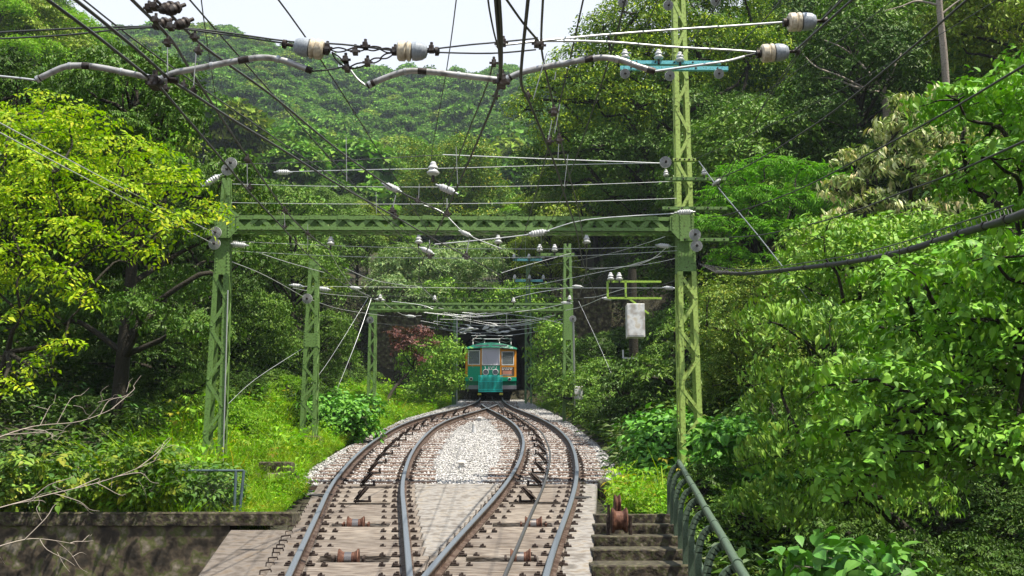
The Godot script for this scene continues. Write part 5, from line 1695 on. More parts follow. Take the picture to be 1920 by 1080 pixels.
func small_things() -> void:
	var g := G.new()
	# transformer pole
	var d := 33.0
	var pb := at(1191, 806, d)
	var pole := thing("transformer_pole", pb, "dark brown pole carrying a white box and an olive bracket", "pole")
	g.tube(PackedVector3Array([pb + Vector3(0, -0.6, 0), pb + Vector3(0, 4.6, 0)]), 0.15, 0.12, 14)
	own("shaft", g, M.bark, pole)
	g = G.new()
	var bx := at(1191, 602, d - 0.35)
	g.box(Transform3D(Basis(), bx), Vector3(0.49, 0.93, 0.4), 0.012)
	var wb := own("white_box", g, M.white_paint, pole)
	g = G.new()
	g.box(Transform3D(Basis(), bx + Vector3(0, 0, 0.203)), Vector3(0.44, 0.86, 0.008))
	own("box_door", g, M.white_paint, wb)
	g = G.new()
	var f0 := at(1139, 528, d - 0.3)
	var f1 := at(1240, 528, d - 0.3)
	var lo := at(1139, 560, d - 0.3).y
	for y in [f0.y, lo]:
		g.bar(Vector3(f0.x, y, f0.z), Vector3(f1.x, y, f0.z), 0.05, 0.055)
	for x in [f0.x, at(1173, 528, d - 0.3).x]:
		g.bar(Vector3(x, lo, f0.z), Vector3(x, f0.y, f0.z), 0.055, 0.05)
	g.bar(Vector3(at(1178, 563, d - 0.3).x, lo, f0.z), Vector3(at(1215, 590, d - 0.3).x, at(1215, 590, d - 0.3).y, f0.z), 0.04, 0.05)
	own("olive_bracket", g, M.green_lime, pole)
	g = G.new()
	var q0 := at(1168, 656, d - 0.4)
	var q1 := at(1200, 672, d - 0.4)
	g.bar(Vector3(q0.x, q1.y, q0.z), Vector3(q1.x + 0.1, q1.y, q0.z), 0.05, 0.04)
	g.bar(Vector3(q0.x, q1.y, q0.z), Vector3(q0.x, q0.y, q0.z), 0.04, 0.04)
	own("step_bracket", g, M.galvanised, pole)
	g = G.new()
	g.tube(PackedVector3Array([at(1187, 800, d - 0.25), at(1186, 690, d - 0.25)]), 0.022, 0.022, 8)
	own("conduit", g, M.galvanised, pole)
	g = G.new()
	g.box(Transform3D(Basis(), pb + Vector3(-0.08, -0.25, 0.1)), Vector3(0.62, 0.5, 0.6), 0.02)
	own("base_block", g, M.dark_metal, pole)
	for x in [1145, 1161]:
		insulator("bell", at(x, 524, d - 0.3), Vector3.UP, 1.5, "white pin insulator standing on the olive bracket", "pin insulators on the olive bracket")
	# grey cabinet on its stake by the dark post
	var cb := at(1085, 737, 37.5)
	var ct := thing("meter_cabinet", cb, "small grey cabinet on a stake beside the wide-armed post", "cabinet")
	g = G.new()
	g.box(Transform3D(Basis(), cb), Vector3(0.26, 0.42, 0.2), 0.01)
	own("case", g, M.white_paint, ct)
	g = G.new()
	g.bar(cb + Vector3(0, -0.22, 0), cb + Vector3(0, -0.95, 0), 0.07, 0.07)
	own("stake", g, M.bark, ct)
	var c2 := thing("conduit", at(1078, 760, 37.8), "pale conduit rising along the wide-armed post", "conduit")
	g = G.new()
	g.tube(PackedVector3Array([at(1078, 765, 37.8), at(1075, 605, 37.8)]), 0.03, 0.03, 8)
	own("pipe", g, M.galvanised, c2)
	# box on the tall post
	var wb2 := at(1323, 861, D1 - 0.2)
	var bt := thing("junction_box", wb2, "small white junction box on the foot of the tall post", "box")
	g = G.new()
	g.box(Transform3D(Basis(), wb2), Vector3(0.1, 0.21, 0.08), 0.008)
	own("case", g, M.white_paint, bt)
	g = G.new()
	g.bar(wb2 + Vector3(-0.13, 0.0, -0.02), wb2 + Vector3(-0.05, 0.0, -0.02), 0.03, 0.02)
	own("strap", g, M.galvanised, bt)
	# markers in the ballast
	for q in [[889, 812, 0.16, 0, "slim white marker post between the curved rails"], [865, 878, 0.17, 1, "low white marker with a flat cap, beside the deck edge"], [899, 790, 0.12, 1, "low white marker with a flat cap, by the slim marker post"]]:
		var xs := tp(q[0], q[1], -0.17)
		var o := tk(xs.x, xs.y, -0.17)
		var t := thing("track_marker", o, q[4], "marker", "white markers in the ballast")
		g = G.new()
		if q[3] == 0:
			g.lathe(Transform3D(), [[0.0, 0.0], [0.06, 0.0], [0.055, 0.24], [0.03, 0.3], [0.0, 0.33]], 12)
			part("post", g.mesh(), M.white_paint, t)
		else:
			g.lathe(Transform3D(), [[0.05, 0.0], [0.05, 0.1], [0.0, 0.1]], 12)
			part("stem", g.mesh(), M.white_paint, t)
			g = G.new()
			g.lathe(Transform3D(), [[0.0, 0.095], [0.11, 0.1], [0.1, 0.125], [0.04, 0.15], [0.0, 0.155]], 14)
			part("cap", g.mesh(), M.white_paint, t)
	# pulley pair on the steps
	var ps := tk(deck_r(14.0) + 0.28, 14.0, 0.03)
	var pt := thing("guide_pulley", ps, "pair of rusty upright pulleys standing on the steps beside the deck", "pulley")
	g = G.new()
	g.lathe(frame(Vector3(-0.09, 0.0, 0.12), Vector3.RIGHT), [[0.0, 0.0], [0.14, 0.0], [0.15, 0.015], [0.11, 0.05], [0.105, 0.09], [0.11, 0.13], [0.15, 0.165], [0.14, 0.18], [0.0, 0.18]], 22)
	part("wheel", g.mesh(), M.rust, pt)
	g = G.new()
	g.lathe(frame(Vector3(-0.03, 0.16, -0.12), Vector3.RIGHT), [[0.0, 0.0], [0.13, 0.0], [0.14, 0.012], [0.11, 0.035], [0.14, 0.058], [0.13, 0.07], [0.0, 0.07]], 22)
	part("wheel", g.mesh(), M.rust, pt)
	g = G.new()
	for x in [-0.13, 0.13]:
		g.bar(Vector3(x, -0.3, 0.1), Vector3(x, 0.05, 0.1), 0.03, 0.1)
	g.bar(Vector3(-0.1, -0.1, -0.1), Vector3(-0.1, 0.18, -0.1), 0.03, 0.06)
	part("stand", g.mesh(), M.iron, pt)
	# loops of wire on the deck
	for q in [[601, 931, -0.12], [1086, 936, -0.12]]:
		var xs := tp(q[0], q[1], q[2])
		var t := thing("wire_coil", tk(xs.x, xs.y, q[2]), "small loop of black cable lying on the deck edge", "cable", "cable loops on the deck")
		t.basis = line_frame(Vector3.ZERO).basis
		g = G.new()
		var lp := []
		for k in 22:
			var an := k * 0.62
			lp.append(Vector3(cos(an) * (0.1 + 0.004 * k), 0.012 + 0.003 * k * 0.3, sin(an) * 0.06))
		g.tube(smooth(lp, 2), 0.008, 0.008, 6)
		part("loop", g.mesh(), M.rubber, t)
	# covers on the bank
	var o2 := at(519, 876, 19.0)
	var mb := thing("concrete_box", o2 + Vector3(0, -0.15, 0), "weathered concrete cable box with a dark open lid, among the grass", "box")
	g = G.new()
	g.box(Transform3D(Basis(Vector3.UP, -0.1), o2), Vector3(0.5, 0.17, 0.35), 0.02)
	own("lid_box", g, M.concrete_dark, mb)
	g = G.new()
	g.box(Transform3D(Basis(Vector3.UP, 0.05), o2 + Vector3(0.05, -0.16, 0.12)), Vector3(0.66, 0.12, 0.55), 0.02)
	own("slab", g, M.concrete, mb)
	# wire fence on the retaining wall
	var fz := at(450, 950, 14.7)
	var fe := thing("wire_fence", fz, "low slate blue pipe fence with wire mesh on the retaining wall", "fence")
	var fy := fz.y - 0.05
	var ty := at(450, 882, 14.7).y
	var x_end := fz.x
	for x in [x_end, x_end - 0.07, x_end - 2.85, x_end - 5.6]:
		g = G.new()
		g.tube(PackedVector3Array([Vector3(x, fy, fz.z), Vector3(x + (0.03 if x == x_end else 0.0), ty, fz.z)]), 0.019, 0.019, 8)
		own("post", g, M.slate_paint, fe)
	g = G.new()
	g.tube(PackedVector3Array([Vector3(x_end - 5.6, ty, fz.z), Vector3(x_end + 0.03, ty, fz.z)]), 0.014, 0.014, 8)
	own("top_pipe", g, M.slate_paint, fe)
	g = G.new()
	var x := x_end - 5.6
	while x < x_end:
		for e in [-1.0, 1.0]:
			var hh := ty - fy
			var xa: float = x if e > 0 else x + hh
			var xb: float = xa + e * hh
			var y_end := ty
			if xb > x_end:
				y_end = fy + (x_end - xa) * e
				xb = x_end
			if xa < x_end:
				g.bar(Vector3(xa, fy, fz.z + 0.004 * e), Vector3(xb, y_end, fz.z + 0.004 * e), 0.002, 0.002)
		x += 0.06
	own("wire_mesh", g, M.wire_dark, fe).set_meta("kind", "stuff")


# ---------------------------------------------------------------- plants

func tone(base: Color, vary: float) -> Color:
	var b := 1.0 + rng.randf_range(-vary, vary)
	var h := rng.randf_range(-vary, vary) * 0.5
	return Color(maxf(base.r * (b + h), 0.005), maxf(base.g * b, 0.005), maxf(base.b * (b - h), 0.003))

func sprig(sd: int, count: int, spread: float, len: float, wid: float, style: String, bases: Array, vary: float, big := false) -> Dictionary:
	# a spray of leaves about the origin, its upper side towards +y
	rng.seed = sd
	var g := G.new()
	var cols := []
	var marks := []
	for k in count:
		var an := TAU * k / count + rng.randf_range(-0.5, 0.5)
		var out := Vector3(cos(an), 0, sin(an))
		var l := len * rng.randf_range(0.5, 1.25)
		var w := wid * l / len * rng.randf_range(0.8, 1.2)
		var first := g.v.size()
		match style:
			"fan":
				var r := spread * sqrt(rng.randf())
				var p := out * r + Vector3(0, rng.randf_range(-0.35, 0.2) * spread, 0)
				var tilt := rng.randf_range(-0.7, 0.35)
				var dir := (out.rotated(Vector3.UP, rng.randf_range(-0.9, 0.9)) + Vector3(0, tilt, 0)).normalized()
				var up := (Vector3.UP + Vector3(rng.randf_range(-0.6, 0.6), 0, rng.randf_range(-0.6, 0.6))).normalized()
				up = (up - dir * up.dot(dir)).normalized()
				g.leaf(p, dir, up, l, w, rng.randf_range(0.06, 0.2), big, Color.WHITE)
			"flat":      # leaves in one plane along a twig
				var u := (k + 0.5) / count
				var side := 1.0 if k % 2 == 0 else -1.0
				var p := Vector3(0, -0.12 * u * u * spread, (u - 0.4) * 2.0 * spread)
				var dir := Vector3(side * 0.85, rng.randf_range(-0.3, 0.1), 0.55).normalized()
				var up := (Vector3.UP + Vector3(rng.randf_range(-0.4, 0.4), 0, rng.randf_range(-0.4, 0.4)))
				up = (up - dir * up.dot(dir)).normalized()
				g.leaf(p, dir, up, l, w, rng.randf_range(0.03, 0.14), big, Color.WHITE)
			"hang":      # leaves drooping from a shoot
				var p := out * spread * rng.randf() + Vector3(0, rng.randf_range(-0.1, 0.3) * spread, 0)
				var dir := (out * 0.5 + Vector3(0, -rng.randf_range(0.5, 1.3), 0)).normalized()
				var up := (out + Vector3(0, 0.3, 0))
				up = (up - dir * up.dot(dir)).normalized()
				g.leaf(p, dir, up, l, w, rng.randf_range(0.05, 0.15), big, Color.WHITE)
		marks.append([first, g.v.size()])
	for v in 4:
		var c := PackedColorArray()
		c.resize(g.v.size())
		for m in marks:
			var col := tone(bases[rng.randi_range(0, bases.size() - 1)], vary)
			for k in range(m[0], m[1]):
				c[k] = col
		cols.append(c)
	return {"v": g.v, "n": g.n, "c": cols}

func add_lump(g: G, c: Vector3, r: float, flat: float, sprays: Array, per_m2: float, lower: float, size: float, others: Array) -> void:
	var count := int(4.0 * PI * r * r * per_m2 * (0.55 + 0.45 * flat))
	for k in count:
		var d := Vector3(rng.randfn(), rng.randfn(), rng.randfn()).normalized()
		if d.y < -0.15 and rng.randf() > lower:
			continue
		var p := c + Vector3(d.x, d.y * flat, d.z) * r * (rng.randf_range(0.78, 1.08) if rng.randf() < 0.8 else rng.randf_range(0.4, 0.8))
		var hidden := false
		for o in others:
			if o[0] != c and (p - o[0]).length() < o[1] * 0.55:
				hidden = true
				break
		if hidden:
			continue
		var up := (d * 0.55 + Vector3.UP * 0.75 + Vector3(rng.randfn(), rng.randfn(), rng.randfn()) * 0.28).normalized()
		var xf := frame(p, up, Vector3(rng.randfn(), 0, rng.randfn()))
		xf.basis = xf.basis.scaled_local(Vector3.ONE * size * rng.randf_range(0.8, 1.25)) if false else xf.basis * Basis.from_scale(Vector3.ONE * size * rng.randf_range(0.8, 1.25))
		g.put(sprays[rng.randi_range(0, sprays.size() - 1)], xf, rng.randi_range(0, 3))

func limb(g: G, a: Vector3, b: Vector3, r0: float, r1: float, bend := 0.12, sides := 6) -> void:
	var l := a.distance_to(b)
	var m := a.lerp(b, 0.5) + Vector3(rng.randfn(), absf(rng.randfn()) * 0.7, rng.randfn()) * l * bend
	var m2 := a.lerp(b, 0.78) + Vector3(rng.randfn(), rng.randfn(), rng.randfn()) * l * bend * 0.5
	g.tube(smooth([a, m, m2, b], 3), r0, r1, sides)

var kinds := {}

func forest_kind(called: String, sd: int, height: float, rad: float, count: int, lump_r: float, flat: float, sprays: Array, per_m2: float, bare := 0.3, size := 1.0) -> void:
	rng.seed = sd
	var lumps := []
	for k in count:
		var an := rng.randf() * TAU
		var h := pow(rng.randf(), 0.8)
		var wide := rad * sin(PI * clampf(0.22 + h * 0.72, 0.0, 1.0)) * sqrt(rng.randf_range(0.25, 1.0))
		lumps.append([Vector3(cos(an) * wide, lerpf(height * bare, height - lump_r * 0.7, h), sin(an) * wide), lump_r * rng.randf_range(0.65, 1.3)])
	lumps.append([Vector3(0, height - lump_r, 0), lump_r])
	var crown := G.new()
	for l in lumps:
		add_lump(crown, l[0], l[1], flat, sprays, per_m2, 0.2, size, lumps)
	var trunk := G.new()
	var bend := Vector3(rng.randf_range(-0.4, 0.4), 0, rng.randf_range(-0.4, 0.4))
	trunk.tube(smooth([Vector3(0, -0.6, 0), Vector3(0, height * 0.2, 0) + bend * 0.5, Vector3(0, height * 0.5, 0) + bend, Vector3(0, height * 0.85, 0)], 4), 0.2, 0.05, 8)
	for l in lumps:
		var y: float = clampf(l[0].y - rad * 0.45, height * 0.18, height * 0.75)
		limb(trunk, Vector3(0, y, 0) + bend * 0.8, l[0], 0.07, 0.015, 0.1, 5)
	kinds[called] = {"crown": crown.mesh(), "trunk": trunk.mesh()}

func plant(kind: String, p: Vector3, size: float, look: Material, called: String, label: String, category: String, group: String, stretch := 1.0) -> Node3D:
	var t := thing(called, p, label, category, group)
	t.transform = Transform3D(Basis(Vector3.UP, rng.randf() * TAU) * Basis.from_scale(Vector3(size, size * stretch, size)), p)
	part("trunk", kinds[kind].trunk, M.bark, t)
	part("crown", kinds[kind].crown, look, t)
	return t

func tint(called: String, base: String, mul: Color) -> void:
	var m: StandardMaterial3D = M[base].duplicate()
	m.resource_name = called
	m.albedo_color = Color(pow(mul.r, 1 / 2.2), pow(mul.g, 1 / 2.2), pow(mul.b, 1 / 2.2))
	M[called] = m

func tree_at(called: String, label: String, category: String, group: String, root: Vector3, fork: Vector3, spots: Array, flat: float, sprays: Array, per_m2: float, lower: float, size: float, look: Material, bark: Material, r0: float, sd: int) -> Node3D:
	# a tree or bush whose leaf masses stand at the given places: [across, up, depth, radius] in the frame's own angles
	rng.seed = sd
	var lumps := []
	for q in spots:
		lumps.append([at(q[0], q[1], q[2]), q[3]])
	var t := thing(called, root, label, category, group)
	var trunk := G.new()
	var hub := fork
	trunk.tube(smooth([root - Vector3(0, 0.4, 0), root.lerp(hub, 0.45) + Vector3(rng.randfn(), 0, rng.randfn()) * 0.08 * root.distance_to(hub), hub], 5), r0, r0 * 0.6, 9)
	for l in lumps:
		var near := hub
		var best: float = hub.distance_to(l[0]) * 0.9
		for o in lumps:      # branch from the mass that lies between
			if o[0] == l[0]:
				continue
			if o[0].distance_to(hub) < l[0].distance_to(hub) * 0.75 and o[0].distance_to(l[0]) < best:
				best = o[0].distance_to(l[0])
				near = o[0]
		limb(trunk, near, l[0], r0 * (0.45 if near == hub else 0.22), r0 * 0.08, 0.08, 6)
		for k in 3:
			var tip: Vector3 = l[0] + Vector3(rng.randfn(), rng.randfn() * flat, rng.randfn()) * l[1] * 0.5
			limb(trunk, l[0], tip, r0 * 0.09, r0 * 0.03, 0.1, 4)
	own("trunk", trunk, bark, t)
	var crown := G.new()
	for k in lumps.size():
		add_lump(crown, lumps[k][0], lumps[k][1], flat, sprays[(0 if lumps.size() > 20 and (k < 13 or k in [16, 17, 21, 29] or k > 30) else 1)] if sprays[0] is Array else sprays, per_m2, lower, size, lumps)  # upper leaf masses take the sprays coloured as sunlit shoots
	own("crown", crown, look, t)
	return t

func cloud_of(x0: float, x1: float, y0: float, y1: float, d0: float, d1: float, r0: float, r1: float, count: int, sd: int) -> Array:
	rng.seed = sd
	var out := []
	var cols := int(ceil(sqrt(count * (x1 - x0) / (y1 - y0))))
	var rows := int(ceil(float(count) / cols))
	for i in rows:
		for j in cols:
			out.append([lerpf(x0, x1, (j + rng.randf()) / cols), lerpf(y0, y1, (i + rng.randf()) / rows), rng.randf_range(d0, d1), rng.randf_range(r0, r1)])
	return out

func wood(x0: float, x1: float, s0: float, s1: float, step: float, pick: Array, size0: float, size1: float, called: String, labels: Dictionary, group: String, sd: int, view := 250.0) -> void:
	rng.seed = sd
	var s := s0
	var odd := 0
	while s < s1:
		var x := x0 + (odd % 2) * step * 0.5
		while x < x1:
			var p := land(x + rng.randf_range(-0.3, 0.3) * step, s + rng.randf_range(-0.3, 0.3) * step)
			var q := seen(p + Vector3(0, 5, 0))
			var look: Array = pick[rng.randi_range(0, pick.size() - 1)]
			var size := rng.randf_range(size0, size1)
			var st := rng.randf_range(0.85, 1.2)
			x += step
			var top := seen(p + Vector3(0, 9.0 * size * st, 0))
			if s > 48.0 and top.y < table([[0.0, -400.0], [100.0, -60.0], [140.0, 10.0], [250.0, 85.0], [300.0, 150.0], [420.0, 235.0], [560.0, 330.0], [700.0, 385.0], [930.0, 420.0], [1000.0, 330.0], [1080.0, 120.0], [1130.0, -400.0]], top.x):
				continue      # the far hill shows above these trees
			if q.z < 5.0 or q.x < -view or q.x > 1920 + view or q.y < -260.0 or q.y > 1200:
				continue
			plant(look[0], p, size, M[look[1]], called, labels[look[1]], "tree", group, st)
		s += step * 0.85
		odd += 1

func vegetation() -> void:
	var green := Color(0.1, 0.19, 0.03)
	var leafy := [sprig(11, 12, 0.3, 0.19, 0.1, "fan", [green, green * 1.3, green * 0.8], 0.3), sprig(12, 12, 0.32, 0.18, 0.1, "fan", [green, green * 1.2, Color(0.1, 0.17, 0.03)], 0.3), sprig(13, 11, 0.28, 0.2, 0.1, "flat", [green, green * 1.15], 0.3)]
	var small := [sprig(21, 16, 0.3, 0.1, 0.055, "fan", [green, green * 1.25], 0.3), sprig(22, 16, 0.3, 0.1, 0.05, "flat", [green, green * 1.2], 0.3)]
	for c in [["leaf_dark", "leaf_gloss", Color(0.52, 0.55, 0.5)], ["leaf_deep", "leaf", Color(0.8, 0.84, 0.7)], ["leaf_mid", "leaf", Color(1.1, 1.05, 0.9)], ["leaf_olive", "leaf", Color(1.75, 1.3, 0.75)], ["leaf_lime", "leaf_thin", Color(1.7, 1.65, 0.75)], ["leaf_grey", "leaf", Color(1.45, 1.25, 2.6)], ["leaf_gold", "leaf_thin", Color(2.8, 1.95, 0.55)], ["leaf_red", "leaf", Color(1.5, 0.28, 0.9)]]:
		tint(c[0], c[1], c[2])
	forest_kind("round_a", 101, 9.0, 3.3, 28, 1.15, 0.6, leafy, 7.0)
	forest_kind("round_b", 102, 10.0, 3.0, 26, 1.2, 0.6, leafy, 7.0)
	forest_kind("layer_a", 103, 8.5, 3.6, 26, 1.15, 0.5, leafy, 9.0)
	var tiny := [sprig(23, 14, 0.2, 0.105, 0.052, "fan", [green, green * 1.3, green * 0.75], 0.3), sprig(24, 14, 0.2, 0.1, 0.05, "flat", [green, green * 1.2, green * 0.8], 0.3), sprig(25, 13, 0.2, 0.1, 0.05, "hang", [green, green * 0.8], 0.3)]
	forest_kind("near_a", 106, 8.0, 3.0, 30, 1.0, 0.5, tiny, 24.0, 0.06)
	forest_kind("near_b", 107, 8.6, 2.8, 30, 1.0, 0.42, tiny, 26.0, 0.06)
	forest_kind("shrub_a", 104, 1.9, 1.1, 14, 0.42, 0.8, tiny, 34.0, 0.15, 0.8)
	forest_kind("shrub_b", 105, 1.5, 1.2, 12, 0.45, 0.7, small, 22.0, 0.15, 0.8)
	print("kinds done")

	# forest on the slope behind the grassy bank
	var lab := {"leaf_dark": "dark glossy evergreen tree crowded on the slope behind the grassy bank", "leaf_deep": "deep green fine-leaved tree crowded on the slope behind the grassy bank", "leaf_mid": "mid green broadleaf tree crowded on the slope behind the grassy bank", "leaf_olive": "olive green tree crowded on the slope behind the grassy bank", "leaf_lime": "bright green tree crowded on the slope behind the grassy bank", "leaf_grey": "pale grey green tree crowded on the slope behind the grassy bank"}
	wood(-28.0, -7.6, 21.5, 48.0, 4.0, [["near_a", "leaf_dark"], ["near_b", "leaf_dark"], ["near_a", "leaf_deep"], ["near_b", "leaf_mid"]], 0.7, 1.0, "forest_tree", lab, "forest trees behind the grassy bank", 201)
	wood(-62.0, -8.5, 50.0, 128.0, 6.2, [["round_a", "leaf_mid"], ["round_b", "leaf_dark"], ["layer_a", "leaf_lime"], ["layer_a", "leaf_olive"], ["round_a", "leaf_lime"], ["round_b", "leaf_mid"]], 0.85, 1.3, "forest_tree", lab, "forest trees behind the grassy bank", 202, 150.0)
	for k in lab:
		lab[k] = lab[k].replace("slope behind the grassy bank", "hill above the tunnel")
	wood(-8.5, 22.0, 64.0, 128.0, 6.4, [["round_a", "leaf_mid"], ["layer_a", "leaf_olive"], ["round_b", "leaf_dark"], ["layer_a", "leaf_lime"]], 0.8, 1.15, "hill_tree", lab, "trees above the tunnel", 203, 100.0)
	for k in lab:
		lab[k] = lab[k].replace("hill above the tunnel", "steep slope behind the tall post")
	wood(8.0, 40.0, 40.0, 92.0, 5.6, [["round_a", "leaf_mid"], ["round_b", "leaf_dark"], ["layer_a", "leaf_olive"], ["round_a", "leaf_deep"], ["round_b", "leaf_mid"]], 0.85, 1.25, "slope_tree", lab, "trees on the steep slope", 204, 150.0)
	for q in [[640, 500, 74.0, "layer_a", "leaf_mid"], [690, 470, 80.0, "round_a", "leaf_olive"], [745, 470, 84.0, "layer_a", "leaf_lime"], [600, 470, 78.0, "round_b", "leaf_mid"], [670, 520, 68.0, "round_a", "leaf_mid"], [735, 430, 98.0, "round_b", "leaf_lime"], [655, 425, 100.0, "layer_a", "leaf_mid"], [960, 480, 76.0, "round_b", "leaf_dark"], [1000, 470, 72.0, "layer_a", "leaf_olive"], [940, 520, 70.0, "round_a", "leaf_dark"], [1030, 500, 66.0, "layer_a", "leaf_olive"]]:
		var top := at(q[0], q[1] - 40, q[2])
		var foot := land(top.x, -top.z / cos(GRADE))
		plant(q[3], foot, clampf((top.y - foot.y) / 9.0, 0.6, 1.3), M[q[4]], "hill_tree", lab[q[4]].replace("steep slope behind the tall post", "hill above the tunnel"), "tree", "trees above the tunnel")
	print("woods done")

	# the far hill
	var clump := [sprig(31, 14, 0.55, 0.62, 0.42, "fan", [green, green * 1.3, green * 0.75, Color(0.1, 0.16, 0.035)], 0.35)]
	rng.seed = 301
	var fg := G.new()
	for k in 16:
		var an := rng.randf() * TAU
		var rr := 2.3 * sqrt(rng.randf())
		var c := Vector3(cos(an) * rr, 3.2 + 3.6 * rng.randf() * (1.0 - rr / 4.5), sin(an) * rr)
		add_lump(fg, c, rng.randf_range(0.8, 1.35), 0.75, clump, 1.5, 0.3, 1.0, [])
	var far_mesh := fg.mesh()
	var places := []
	var tints := []
	var s := 118.0
	while s < 470.0:
		var step := 4.2 + s * 0.004
		var x := -s * 0.46
		while x < s * 0.12:
			var p := land(x + rng.randf_range(-2, 2), s + rng.randf_range(-2, 2))
			x += step
			var q := seen(p)
			if q.x < -60 or q.x > 1300:
				continue
			var size := rng.randf_range(0.75, 1.4) * (1.35 if rng.randf() < 0.06 else 1.0)
			places.append(Transform3D(Basis(Vector3.UP, rng.randf() * TAU) * Basis.from_scale(Vector3(size, size * rng.randf_range(0.85, 1.15), size)), p - Vector3(0, 0.6, 0)))
			var b := rng.randf_range(0.9, 1.75)
			var species := rng.randf()      # one tree in seven is a yellower kind, wherever it stands
			tints.append(Color(b * (1.5 if species > 0.85 else 0.95), b * (1.15 if species > 0.85 else 1.0), b * 0.95))
		s += step * 0.9
	tag(scatter("far_forest", far_mesh, M.far_leaf, places, tints, self), "hazy green forest covering the far hill below the sky", "forest")
	print("far ", places.size())
	heroes(green)
	undergrowth(green)

